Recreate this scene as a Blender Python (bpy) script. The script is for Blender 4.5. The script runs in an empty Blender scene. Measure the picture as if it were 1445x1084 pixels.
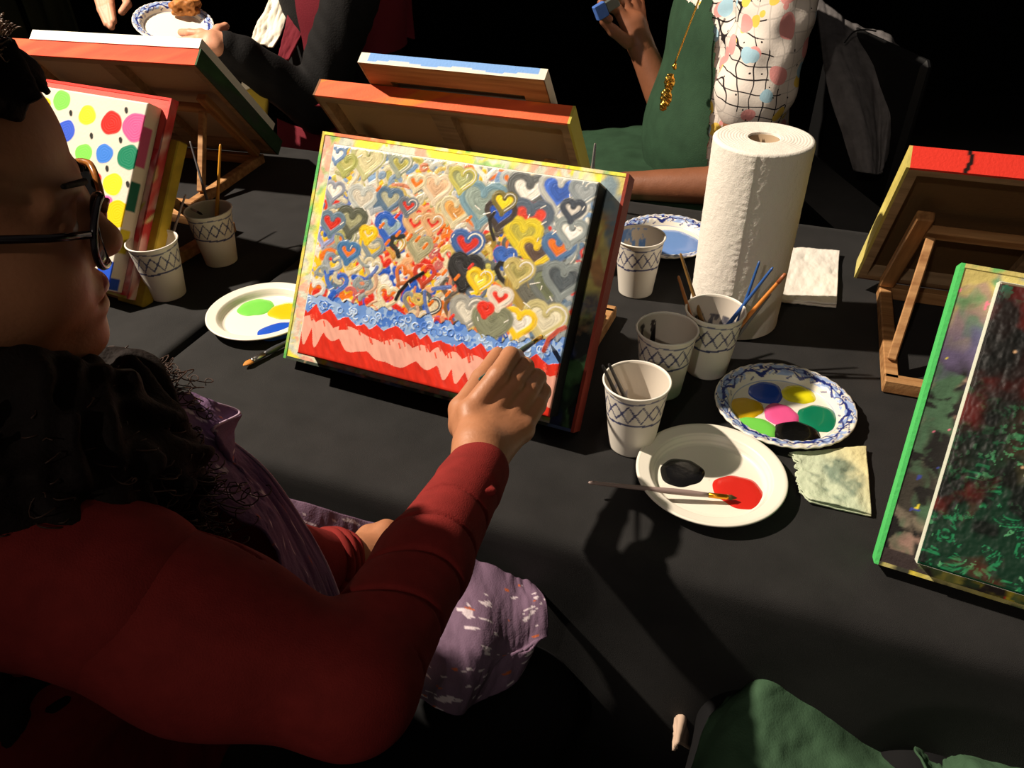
import bpy, math, random
import numpy as np
from mathutils import Vector, Matrix
rng = np.random.RandomState(7); random.seed(7)
SC = bpy.context.scene; COL = SC.collection
R = math.radians
ZT = 0.75                                    # table height
# ------------------------------------------------------------------ camera
F_PX, W_PX, H_PX = 1085.0, 1445, 1084
CAM = np.array([0, 0, 1.39])
_d = np.array([757. - W_PX/2, -(1985. - H_PX/2), -F_PX]); _up = -_d/np.linalg.norm(_d)
_f = np.array([0, 0, -1.]); _y = _f - _up*_f.dot(_up); _y /= np.linalg.norm(_y); _x = np.cross(_y, _up)
RM = np.stack([_x, _y, _up])
def ray(px, py): return RM @ np.array([px - W_PX/2, -(py - H_PX/2), -F_PX])
def atz(px, py, z=ZT):
    r = ray(px, py); return CAM + r*((z - CAM[2])/r[2])
def atd(px, py, D): return CAM + ray(px, py)*(D/F_PX)
cd = bpy.data.cameras.new('camera'); cam = bpy.data.objects.new('camera', cd); COL.objects.link(cam)
cd.sensor_fit = 'HORIZONTAL'; cd.sensor_width = 36; cd.lens = 36*F_PX/W_PX; cd.clip_start = 0.01
M4 = Matrix([[*RM[0], CAM[0]], [*RM[1], CAM[1]], [*RM[2], CAM[2]], [0, 0, 0, 1]])
cam.matrix_world = M4
SC.camera = cam

# ------------------------------------------------------------------ materials
def lin(c):
    c = np.array(c, float)/255.
    return np.where(c <= .04045, c/12.92, ((c + .055)/1.055)**2.4)
_m = {}
def mat(name, rgb, rough=.6, spec=.5, bump=0, bscale=200, vary=0, vscale=30, metal=0, trans=0, sheen=0, coat=0):
    if name in _m: return _m[name]
    m = bpy.data.materials.new(name); m.use_nodes = True; nt = m.node_tree; b = nt.nodes['Principled BSDF']
    c = lin(rgb); b.inputs['Base Color'].default_value = (*c, 1)
    b.inputs['Roughness'].default_value = rough; b.inputs['Specular IOR Level'].default_value = spec
    b.inputs['Metallic'].default_value = metal; b.inputs['Transmission Weight'].default_value = trans
    b.inputs['Sheen Weight'].default_value = sheen; b.inputs['Coat Weight'].default_value = coat
    tc = nt.nodes.new('ShaderNodeTexCoord')
    if vary:
        n = nt.nodes.new('ShaderNodeTexNoise'); n.inputs['Scale'].default_value = vscale; n.inputs['Detail'].default_value = 6
        r = nt.nodes.new('ShaderNodeValToRGB')
        r.color_ramp.elements[0].position = .3; r.color_ramp.elements[1].position = .7
        r.color_ramp.elements[0].color = (*(c*(1 - vary)), 1); r.color_ramp.elements[1].color = (*np.minimum(1, c*(1 + vary)), 1)
        nt.links.new(tc.outputs['Object'], n.inputs['Vector']); nt.links.new(n.outputs['Fac'], r.inputs['Fac'])
        nt.links.new(r.outputs['Color'], b.inputs['Base Color'])
    if bump:
        n = nt.nodes.new('ShaderNodeTexNoise'); n.inputs['Scale'].default_value = bscale; n.inputs['Detail'].default_value = 4
        bp = nt.nodes.new('ShaderNodeBump'); bp.inputs['Strength'].default_value = bump; bp.inputs['Distance'].default_value = .002
        nt.links.new(tc.outputs['Object'], n.inputs['Vector']); nt.links.new(n.outputs['Fac'], bp.inputs['Height'])
        nt.links.new(bp.outputs['Normal'], b.inputs['Normal'])
    _m[name] = m; return m
def vmat(name, rough=.5, spec=.5, bump=0, bscale=300, coat=0):
    if name in _m: return _m[name]
    m = mat(name, (200, 200, 200), rough, spec, bump, bscale, coat=coat); nt = m.node_tree
    a = nt.nodes.new('ShaderNodeVertexColor'); a.layer_name = 'Col'
    nt.links.new(a.outputs['Color'], nt.nodes['Principled BSDF'].inputs['Base Color'])
    return m
def wood(name, a, b, axis=0):
    if name in _m: return _m[name]
    m = mat(name, a, .6, .3, .25, 150); nt = m.node_tree; bs = nt.nodes['Principled BSDF']
    tc = nt.nodes.new('ShaderNodeTexCoord'); mp = nt.nodes.new('ShaderNodeMapping')
    s = [60, 60, 60]; s[axis] = 4; mp.inputs['Scale'].default_value = s
    n = nt.nodes.new('ShaderNodeTexNoise'); n.inputs['Scale'].default_value = 1.5; n.inputs['Detail'].default_value = 8
    r = nt.nodes.new('ShaderNodeValToRGB'); r.color_ramp.elements[0].position = .35; r.color_ramp.elements[1].position = .68
    r.color_ramp.elements[0].color = (*lin(b), 1); r.color_ramp.elements[1].color = (*lin(a), 1)
    nt.links.new(tc.outputs['Object'], mp.inputs['Vector']); nt.links.new(mp.outputs['Vector'], n.inputs['Vector'])
    nt.links.new(n.outputs['Fac'], r.inputs['Fac']); nt.links.new(r.outputs['Color'], bs.inputs['Base Color'])
    return m

# ------------------------------------------------------------------ objects
def tag(o, label=None, cat=None, group=None, kind=None):
    if label: o['label'] = label
    if cat: o['category'] = cat
    if group: o['group'] = group
    if kind: o['kind'] = kind
    return o
def empty(name, loc=(0, 0, 0), rz=0, label=None, cat=None, group=None, M=None):
    o = bpy.data.objects.new(name, None); COL.objects.link(o); o.empty_display_size = .02
    if M is not None: o.matrix_world = M
    else: o.location = loc; o.rotation_euler = (0, 0, rz)
    return tag(o, label, cat, group)
def link(name, me, m, parent=None, smooth=True):
    if m is not None: me.materials.append(m)
    if smooth: me.polygons.foreach_set('use_smooth', [True]*len(me.polygons))
    o = bpy.data.objects.new(name, me); COL.objects.link(o)
    if parent is not None: o.parent = parent
    return o
def mesh(name, V, Fc, m, parent=None, cols=None, smooth=True, origin=None):
    V = np.asarray(V, float)
    if origin is not None: V = V - np.asarray(origin, float)
    me = bpy.data.meshes.new(name); me.from_pydata(V.tolist(), [], [list(map(int, f)) for f in Fc]); me.update()
    if cols is not None:
        at = me.color_attributes.new('Col', 'FLOAT_COLOR', 'POINT')
        c = np.ones((len(V), 4)); c[:, :3] = cols; at.data.foreach_set('color', c.ravel())
    return link(name, me, m, parent, smooth)
class MB:
    def __init__(s): s.V = []; s.F = []; s.n = 0
    def add(s, V, F):
        s.V.append(np.asarray(V, float)); s.F += [[int(i) + s.n for i in f] for f in F]; s.n += len(V); return s
    def box(s, lo, hi, M=None, bev=0):
        lo = np.array(lo, float); hi = np.array(hi, float)
        if bev:
            V = []; idx = {}
            for k in range(8):
                for a in range(3):
                    p = [0, 0, 0]
                    for b in range(3):
                        hi_ = (k >> b) & 1; e = hi[b] if hi_ else lo[b]
                        p[b] = e if a == b else (e - bev if hi_ else e + bev)
                    idx[(k, a)] = len(V); V.append(p)
            F = []
            for a in range(3):
                b, c = (a + 1) % 3, (a + 2) % 3
                for sgn in (0, 1):
                    q = [(sgn << a) | (i << b) | (j << c) for i, j in ((0, 0), (1, 0), (1, 1), (0, 1))]
                    f = [idx[(k, a)] for k in q]; F.append(f if sgn else f[::-1])
                for i in (0, 1):
                    for j in (0, 1):
                        k0 = (i << b) | (j << c); k1 = k0 | (1 << a)
                        f = [idx[(k0, b)], idx[(k1, b)], idx[(k1, c)], idx[(k0, c)]]
                        F.append(f if (i ^ j) else f[::-1])
            for k in range(8):
                f = [idx[(k, 0)], idx[(k, 1)], idx[(k, 2)]]; F.append(f if bin(k).count('1') % 2 else f[::-1])
        else:
            V = [[(lo, hi)[i][0], (lo, hi)[j][1], (lo, hi)[k][2]] for i in (0, 1) for j in (0, 1) for k in (0, 1)]
            F = [(0, 1, 3, 2), (4, 6, 7, 5), (0, 4, 5, 1), (2, 3, 7, 6), (0, 2, 6, 4), (1, 5, 7, 3)]
        V = np.array(V, float)
        if M is not None: V = V @ np.array(M)[:3, :3].T + np.array(M)[:3, 3]
        return s.add(V, F)
    def tube(s, P, rad, n=10, caps=True):
        P = np.asarray(P, float); k = len(P); rad = np.broadcast_to(np.asarray(rad, float), (k,)) if np.ndim(rad) < 2 else rad
        T = np.gradient(P, axis=0); T /= np.linalg.norm(T, axis=1)[:, None] + 1e-12
        a = np.array([0, 0, 1.]) if abs(T[0][2]) < .9 else np.array([1., 0, 0])
        N = np.cross(T[0], a); N /= np.linalg.norm(N); V = []
        for i in range(k):
            N = N - T[i]*N.dot(T[i]); N /= np.linalg.norm(N); B = np.cross(T[i], N)
            for j in range(n):
                t = 2*math.pi*j/n; V.append(P[i] + rad[i]*(N*math.cos(t) + B*math.sin(t)))
        F = [(i*n + j, i*n + (j + 1) % n, (i + 1)*n + (j + 1) % n, (i + 1)*n + j) for i in range(k - 1) for j in range(n)]
        if caps: F += [tuple(range(n))[::-1], tuple((k - 1)*n + j for j in range(n))]
        return s.add(V, F)
    def lathe(s, prof, n=64):
        V = [[r*math.cos(2*math.pi*j/n), r*math.sin(2*math.pi*j/n), z] for r, z in prof for j in range(n)]
        k = len(prof)
        F = [(i*n + j, i*n + (j + 1) % n, (i + 1)*n + (j + 1) % n, (i + 1)*n + j) for i in range(k - 1) for j in range(n)]
        return s.add(V, F)
    def arr(s): return np.concatenate(s.V)
    def build(s, name, m, parent=None, smooth=False, cols=None, origin=None):
        V = s.arr()
        if callable(cols): cols = cols(V)
        return mesh(name, V, s.F, m, parent, cols, smooth, origin)

# ------------------------------------------------------------------ noise
def vnoise(x, y, seed=0):
    x = np.asarray(x, float); y = np.asarray(y, float)
    xi = np.floor(x).astype(int); yi = np.floor(y).astype(int); fx = x - xi; fy = y - yi
    fx = fx*fx*(3 - 2*fx); fy = fy*fy*(3 - 2*fy)
    def h(a, b):
        n = (a*374761393 + b*668265263 + seed*1442695) & 0xffffffff
        n = ((n ^ (n >> 13))*1274126177) & 0xffffffff
        return ((n ^ (n >> 16)) & 0xffff)/65535.
    return (h(xi, yi)*(1 - fx) + h(xi + 1, yi)*fx)*(1 - fy) + (h(xi, yi + 1)*(1 - fx) + h(xi + 1, yi + 1)*fx)*fy
def fbm(x, y, seed=0, o=4):
    s = 0; a = .5
    for i in range(o): s = s + a*vnoise(np.asarray(x)*2**i, np.asarray(y)*2**i, seed + i*17); a *= .5
    return s/(1 - .5**o)

# ------------------------------------------------------------------ signed-distance modelling
def rc(a, ra, b, rb, k=.01, sub=False): return ('c', np.array(a, float), ra, np.array(b, float), rb, k, sub)
def el(c, r, k=.01, sub=False, M=None): return ('e', np.array(c, float), np.array(r, float), M, None, k, sub)
def sdf_mesh(prims, h, disp=None):
    lo = np.full(3, 1e9); hi = -lo.copy()
    for p in prims:
        if p[6]: continue
        if p[0] == 'c':
            for q, r in ((p[1], p[2]), (p[3], p[4])): lo = np.minimum(lo, q - r); hi = np.maximum(hi, q + r)
        else: m_ = p[2].max() if p[3] is not None else p[2]; lo = np.minimum(lo, p[1] - m_); hi = np.maximum(hi, p[1] + m_)
    lo -= 4*h + .01; hi += 4*h + .01
    ax = [np.arange(lo[i], hi[i], h) for i in range(3)]; D = np.full([len(a) for a in ax], .05)
    for p in prims:
        k = p[5]
        if p[0] == 'c': r = max(p[2], p[4]); a = np.minimum(p[1], p[3]) - r; b = np.maximum(p[1], p[3]) + r
        else: m_ = p[2].max() if p[3] is not None else p[2]; a = p[1] - m_; b = p[1] + m_
        mg = k*1.2 + 3*h + .004
        s = [slice(max(0, int((a[i] - mg - lo[i])/h)), int((b[i] + mg - lo[i])/h) + 2) for i in range(3)]
        X, Y, Z = np.meshgrid(*[ax[i][s[i]] for i in range(3)], indexing='ij')
        P = np.stack([X, Y, Z], -1)
        if p[0] == 'c':
            ba = p[3] - p[1]; l2 = max(ba @ ba, 1e-12); l = math.sqrt(l2); t = ((P - p[1]) @ ba)/l2
            rr = p[2] - p[4]; t2 = np.clip(t, 0, 1)
            d = np.linalg.norm(P - p[1] - t2[..., None]*ba, axis=-1) - (p[2] - rr*t2)
        else:
            Q = P - p[1]
            if p[3] is not None: Q = Q @ p[3]          # columns of M are the axes
            k0 = np.linalg.norm(Q/p[2], axis=-1); k1 = np.linalg.norm(Q/(p[2]**2), axis=-1)
            d = k0*(k0 - 1)/(k1 + 1e-9)
        Dn = D[s[0], s[1], s[2]]
        if p[6]: d = -d; hh = np.clip(.5 + .5*(d - Dn)/k, 0, 1); new = d*hh + Dn*(1 - hh) + k*hh*(1 - hh)
        else: hh = np.clip(.5 + .5*(Dn - d)/k, 0, 1); new = Dn*(1 - hh) + d*hh - k*hh*(1 - hh)
        D[s[0], s[1], s[2]] = new
    if disp is not None:
        X, Y, Z = np.meshgrid(*ax, indexing='ij'); D = D + disp(X, Y, Z)
    # surface nets
    ins = D < 0; n = np.array(D.shape)
    acc = np.zeros(tuple(n - 1) + (3,)); cnt = np.zeros(tuple(n - 1))
    sl = lambda o: tuple(slice(o[i], n[i] - 1 + o[i]) for i in range(3))
    cor = [(i, j, k) for i in (0, 1) for j in (0, 1) for k in (0, 1)]
    for a in cor:
        for ax_ in range(3):
            if a[ax_]: continue
            b = list(a); b[ax_] = 1; Da = D[sl(a)]; Db = D[sl(b)]; cr = (Da < 0) != (Db < 0)
            t = np.where(cr, Da/(Da - Db + 1e-12*(Da == Db)), 0)
            for c in range(3):
                acc[..., c] += np.where(cr, a[c] + (t if c == ax_ else 0), 0)
            cnt += cr
    act = cnt > 0; idx = -np.ones(act.shape, int); idx[act] = np.arange(act.sum())
    ii = np.stack(np.nonzero(act), -1); V = lo + h*(ii + acc[act]/cnt[act][:, None])
    Fs = []
    for ax_ in range(3):
        u, v = (ax_ + 1) % 3, (ax_ + 2) % 3
        s0 = [slice(None)]*3; s1 = [slice(None)]*3; s0[ax_] = slice(0, -1); s1[ax_] = slice(1, None)
        A = ins[tuple(s0)]; B = ins[tuple(s1)]; e = A != B
        g = np.stack(np.nonzero(e), -1); g = g[(g[:, u] > 0) & (g[:, v] > 0) & (g[:, u] < n[u] - 1) & (g[:, v] < n[v] - 1)]
        q = []
        for du, dv in ((1, 1), (0, 1), (0, 0), (1, 0)):
            w = g.copy(); w[:, u] -= du; w[:, v] -= dv; q.append(idx[w[:, 0], w[:, 1], w[:, 2]])
        q = np.stack(q, -1); fl = ~A[g[:, 0], g[:, 1], g[:, 2]]; q[fl] = q[fl][:, ::-1]
        q = q[(q >= 0).all(1)]; Fs.append(q)
    return V, np.concatenate(Fs)
def merge(*parts):
    V = []; F = []; n = 0
    for v, f in parts: V.append(v); F.append(f + n); n += len(v)
    return np.concatenate(V), np.concatenate(F)

# ------------------------------------------------------------------ cloth patches
def catmull(P, n):
    P = np.asarray(P, float); k = len(P)
    if k == 2: t = np.linspace(0, 1, n).reshape(-1, *[1]*(P.ndim - 1)); return P[0]*(1 - t) + P[1]*t
    Q = np.concatenate([[2*P[0] - P[1]], P, [2*P[-1] - P[-2]]]); out = []
    for t in np.linspace(0, k - 1, n):
        i = min(int(t), k - 2); f = t - i; a, b, c, d = Q[i:i + 4]
        out.append(.5*(2*b + (c - a)*f + (2*a - 5*b + 4*c - d)*f*f + (3*b - a - 3*c + d)*f**3))
    return np.array(out)
def patch(ctrl, nu, nv, th=.002, amp=0, freq=(6, 3), seed=0, extra=None):
    C = np.array([np.array(r) for r in ctrl], float); G = catmull(C, nu); G = catmull(G.transpose(1, 0, 2), nv).transpose(1, 0, 2)
    def nrm(G):
        du = np.gradient(G, axis=0); dv = np.gradient(G, axis=1); N = np.cross(du, dv); return N/(np.linalg.norm(N, axis=-1)[..., None] + 1e-12)
    N = nrm(G); u, v = np.meshgrid(np.linspace(0, 1, nu), np.linspace(0, 1, nv), indexing='ij')
    if amp: G = G + N*(amp*(fbm(u*freq[0], v*freq[1], seed) - .5)*2)[..., None]
    if extra is not None: G = G + N*extra(u, v)[..., None]
    N = nrm(G); A = (G + N*th/2).reshape(-1, 3); B = (G - N*th/2).reshape(-1, 3); m = nu*nv
    F = []
    for i in range(nu - 1):
        for j in range(nv - 1):
            a = i*nv + j; F.append((a, a + nv, a + nv + 1, a + 1)); F.append((m + a, m + a + 1, m + a + nv + 1, m + a + nv))
    bd = [(i*nv) for i in range(nu)] + [(nu - 1)*nv + j for j in range(1, nv)] + [i*nv + nv - 1 for i in range(nu - 2, -1, -1)] + [j for j in range(nv - 2, 0, -1)]
    for a, b in zip(bd, bd[1:] + bd[:1]): F.append((b, a, m + a, m + b))
    return np.concatenate([A, B]), F, (u.ravel(), v.ravel())

# ------------------------------------------------------------------ painting raster
class Paint:
    def __init__(s, w, h, base):
        s.w, s.h = w, h; s.C = np.zeros((h, w, 3)); s.C[:] = base; s.Z = np.zeros((h, w))
        s.asp = w/h
    def stroke(s, P, width, col, col2=None, z=1., soft=.25, streak=.12):
        """P: points in (u,v) 0..1; width in u units"""
        P = np.array(P, float)*[s.w, s.h*1.0]; wd = width*s.w
        lo = np.floor(P.min(0) - wd - 2).astype(int); hi = np.ceil(P.max(0) + wd + 2).astype(int)
        x0, y0 = max(0, lo[0]), max(0, lo[1]); x1, y1 = min(s.w, hi[0]), min(s.h, hi[1])
        if x1 <= x0 or y1 <= y0: return
        X, Y = np.meshgrid(np.arange(x0, x1) + .5, np.arange(y0, y1) + .5); best = np.full(X.shape, 1e9); tt = np.zeros(X.shape); sd = np.zeros(X.shape)
        L = len(P) - 1
        for i in range(L):
            a, b = P[i], P[i + 1]; ba = b - a; l2 = ba @ ba + 1e-9
            t = np.clip(((X - a[0])*ba[0] + (Y - a[1])*ba[1])/l2, 0, 1)
            dx = X - a[0] - t*ba[0]; dy = Y - a[1] - t*ba[1]; d = np.hypot(dx, dy); sg = np.sign(dx*ba[1] - dy*ba[0])
            w = d < best; best = np.where(w, d, best); tt = np.where(w, (i + t)/L, tt); sd = np.where(w, d*sg, sd)
        a = np.clip((wd/2 - best)/max(.6, soft*wd) + .3, 0, 1)
        c = np.array(col, float)*np.ones(X.shape + (3,))
        if col2 is not None: c = c*(1 - tt[..., None]) + np.array(col2)*tt[..., None]
        st = (vnoise(sd*1.1 + 50, tt*6, int(P[0][0]*7) & 255) - .5)*2
        c = np.clip(c*(1 + streak*1.6*st[..., None]), 0, 1)
        s.C[y0:y1, x0:x1] = s.C[y0:y1, x0:x1]*(1 - a[..., None]) + c*a[..., None]
        q = 1 - (best/(wd/2 + 1e-6))**2
        s.Z[y0:y1, x0:x1] = np.where(a > .3, np.maximum(s.Z[y0:y1, x0:x1]*.5, 0) + z*(.35 + .4*np.clip(q, 0, 1) + .25*st), s.Z[y0:y1, x0:x1])
    def blob(s, c, r, col, ang=0, asp=1., streak=.04):
        cx, cy = c[0]*s.w, c[1]*s.h; rr = r*s.w; m = int(rr*1.5*max(asp, 1/asp)) + 3
        x0, x1 = max(0, int(cx) - m), min(s.w, int(cx) + m); y0, y1 = max(0, int(cy) - m), min(s.h, int(cy) + m)
        if x1 <= x0 or y1 <= y0: return
        X, Y = np.meshgrid(np.arange(x0, x1) + .5 - cx, np.arange(y0, y1) + .5 - cy)
        x = X*math.cos(ang) + Y*math.sin(ang); y = -X*math.sin(ang) + Y*math.cos(ang)
        th = np.arctan2(y, x); d = np.hypot(x/asp, y*asp) + rr*.04*np.sin(3*th + cx) + rr*.02*np.sin(5*th + cy)
        a = np.clip((rr - d)/1.2 + .5, 0, 1); st = np.sin(d*1.6 + th)*.5
        cc = np.clip(np.array(col)*(1 + streak*st[..., None]), 0, 1)
        s.C[y0:y1, x0:x1] = s.C[y0:y1, x0:x1]*(1 - a[..., None]) + cc*a[..., None]
        s.Z[y0:y1, x0:x1] = np.where(a > .3, .35 + .25*st, s.Z[y0:y1, x0:x1])
def heart_pts(cx, cy, sz, rot=0, asp=1., n=22, a0=0, a1=1):
    t = np.linspace(a0, a1, n)*2*math.pi
    x = 16*np.sin(t)**3/17; y = (13*np.cos(t) - 5*np.cos(2*t) - 2*np.cos(3*t) - np.cos(4*t))/17
    c, s_ = math.cos(rot), math.sin(rot)
    return np.stack([cx + sz*(x*c - y*s_), cy + sz*asp*(x*s_ + y*c)], -1)
def homog(src, dst=((0, 0), (1, 0), (1, 1), (0, 1))):
    A = []
    for (x, y), (u, v) in zip(src, dst):
        A.append([x, y, 1, 0, 0, 0, -u*x, -u*y, -u]); A.append([0, 0, 0, x, y, 1, -v*x, -v*y, -v])
    Hm = np.linalg.svd(np.array(A, float))[2][-1].reshape(3, 3)
    def f(x, y):
        p = Hm @ np.array([x, y, 1.]); return p[:2]/p[2]
    return f

def board_frame(x, y, z, yaw, tilt):
    """axes: u along the width, v up the slope, n = u x v"""
    u = np.array([math.cos(yaw), math.sin(yaw), 0]); v = np.array([-math.sin(yaw)*math.cos(tilt), math.cos(yaw)*math.cos(tilt), math.sin(tilt)])
    n = np.cross(u, v); M = Matrix([[u[0], v[0], n[0], x], [u[1], v[1], n[1], y], [u[2], v[2], n[2], z], [0, 0, 0, 1]])
    return M, (np.array([x, y, z]), u, v, n)
def uv_on(fr, w, h):
    o, u, v, n = fr
    def f(px, py):
        r = ray(px, py); t = ((o - CAM) @ n)/(r @ n); q = CAM + r*t - o; return (q @ u)/w, (q @ v)/h
    return f

# ================================================================== TABLES, ROOM
YAW = R(-21.8); U = np.array([math.cos(YAW), math.sin(YAW), 0]); Vd = np.array([-math.sin(YAW), math.cos(YAW), 0])
O0 = np.array([-.504, .939, 0])
def TS(t, s, z=0): return O0 + U*t + Vd*s + np.array([0, 0, z])
def cloth(name, t0, t1, s0, s1, label, seed, seam):
    L = .66; dx = .0125
    a = np.arange(t0 - L, t1 + L, dx); b = np.arange(s0 - L, s1 + L, dx); A, B = np.meshgrid(a, b, indexing='ij')
    oa = np.maximum(0, t0 - A) + np.maximum(0, A - t1); ob = np.maximum(0, s0 - B) + np.maximum(0, B - s1)
    sa = np.sign(A - (t0 + t1)/2); sb = np.sign(B - (s0 + s1)/2)
    X = np.clip(A, t0, t1); Y = np.clip(B, s0, s1)
    drop = np.hypot(oa, ob); rr = .012
    ang = np.clip(drop/rr, 0, math.pi/2); out = rr*np.sin(ang); dn = np.where(drop < rr*math.pi/2, rr*(1 - np.cos(ang)), rr + drop - rr*math.pi/2)
    wa = oa/(drop + 1e-9); wb = ob/(drop + 1e-9); both = np.minimum(oa, ob)
    fold = (.012*np.sin(Y*21 + seed) + .006*np.sin(Y*41 + 1) )*wa + (.010*np.sin(X*15 + seed*2) + .005*np.sin(X*33))*wb
    k = np.clip(dn/.35, 0, 1); off = out + fold*k + .02*k
    cf = .09*(1 - np.exp(-both/.09))
    fa = np.where(sa == seam, .0, 1.)        # no flare where the two tables meet
    X = X + sa*(np.where(sa == seam, out*.5, off)*wa + fa*cf*np.clip(wa*3, 0, 1)); Y = Y + sb*(off*wb + cf*np.clip(wb*3, 0, 1))
    top = drop <= 0
    Zt = ZT + np.where(top, .0008*(fbm(A*9, B*9, seed) - .5) - .0035*np.exp(-((B - s0 - .085 + .10*(A - t0) - .03*np.sin(A*5))/.010)**2)*(A < t0 + .5), 0) - dn
    P = O0 + X[..., None]*U + Y[..., None]*Vd; P[..., 2] = np.maximum(Zt, .03)
    n0, n1 = P.shape[:2]; I = (np.arange(n0 - 1)[:, None]*n1 + np.arange(n1 - 1)).ravel()
    F = np.stack([I, I + n1, I + n1 + 1, I + 1], -1)
    o = mesh(name, P.reshape(-1, 3), F, mat('black_cloth', (27, 26, 26), .8, .3, .5, 1400, .35, 18, sheen=.05), None, origin=TS(t0, s0, ZT))
    o.location = TS(t0, s0, ZT); return tag(o, label, 'tablecloth')
cloth('tablecloth', .008, 1.62, -.134, .755, 'black tablecloth over the main table under the hearts canvas and paint plates', 1, -1)
cloth('tablecloth', -1.5, -.018, 0, .80, 'black tablecloth over the left table under the polka dot canvas', 4, 1)
def table(t0, t1, s0, s1, label):
    e = empty('folding_table', TS((t0 + t1)/2, (s0 + s1)/2), YAW, label, 'table'); a, b = (t1 - t0)/2 - .006, (s1 - s0)/2 - .006
    MB().box((-a, -b, ZT - .04), (a, b, ZT - .006), bev=.005).build('tabletop', mat('table_grey', (120, 118, 112)), e)
    for i in (-1, 1):
        for j in (-1, 1): MB().tube([(i*(a - .12), j*(b - .08), 0.0), (i*(a - .12), j*(b - .08), ZT - .04)], .014).build('leg', mat('dark_metal', (40, 40, 42), .4, metal=1), e, True)
table(.008, 1.62, -.134, .755, 'folding table hidden under the main black tablecloth')
table(-1.5, -.018, 0, .80, 'folding table hidden under the left black tablecloth')

blk = mat('black_room', (9, 10, 9), .9, .1, 0, 1, .3, 2)
def struct(name, lo, hi, m):
    o = MB().box(lo, hi).build(name, m); return tag(o, kind='structure')
struct('floor', (-4.5, -2.5, -.1), (4.5, 4.6, 0), mat('dark_floor', (14, 13, 13), .7, .2, 0, 1, .3, 5))
struct('wall_back', (-4.5, 4.5, 0), (4.5, 4.6, 4), blk)
struct('wall_left', (-4.6, -2.5, 0), (-4.5, 4.6, 4), blk)
struct('wall_right', (4.5, -2.5, 0), (4.6, 4.6, 4), blk)

# ================================================================== BOARDS, EASELS, CANVASES
TABB = ((70, 150, 70), (210, 200, 60), (220, 215, 190), (200, 90, 60), (60, 90, 150), (40, 40, 40), (220, 150, 120))
def smear(V, pal, seed, sc=60, base=None, bias=0.):
    pal = lin(np.array(pal)); x = V[:, 0]*sc*.5 + V[:, 2]*20 + seed*7; y = V[:, 1]*sc*.5 + V[:, 2]*11
    x2 = x + 1.5*fbm(x*.7, y*.7, seed + 40, 3); y2 = y + 1.5*fbm(x*.7 + 9, y*.7, seed + 41, 3)
    c = np.tile(pal[0], (len(V), 1))
    for i in range(1, len(pal)):
        f = (.35, .6, 1., .5, .8, 1.3, .45)[i % 7]; m = np.clip((fbm(x2*f + i*13, y2*f*(1.6 if i % 2 else .7), seed + i, 4) - .50)*11, 0, 1)[:, None]; c = c*(1 - m) + pal[i]*m
    return np.clip(c*(.72 + .56*fbm(x*3, y*3, seed + 9, 3))[:, None], 0, 1)
def gridbox(w, h, d, n=(120, 90, 6)):
    """closed box 0..w, 0..h, -d..0 with a fine surface grid"""
    V = []; F = []; 
    def face(o, a, b, na, nb):
        k = len(V)
        for i in range(na + 1):
            for j in range(nb + 1): V.append(np.array(o) + np.array(a)*i/na + np.array(b)*j/nb)
        for i in range(na):
            for j in range(nb): p = k + i*(nb + 1) + j; F.append((p, p + nb + 1, p + nb + 2, p + 1))
    face((0, 0, 0), (w, 0, 0), (0, h, 0), n[0], n[1]); face((0, 0, -d), (0, h, 0), (w, 0, 0), 2, 2)
    face((0, 0, -d), (w, 0, 0), (0, 0, d), n[0], n[2]); face((0, h, 0), (w, 0, 0), (0, 0, -d), n[0], n[2])
    face((0, 0, 0), (0, h, 0), (0, 0, -d), n[1], n[2]); face((w, 0, -d), (0, h, 0), (0, 0, d), n[1], n[2])
    return np.array(V), F
pine = wood('pine_wood', (196, 150, 100), (150, 104, 62)); pine_y = wood('pine_wood_long', (190, 140, 88), (140, 95, 55), 1)
ply = wood('board_back_wood', (176, 146, 112), (140, 114, 84), 0)
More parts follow.
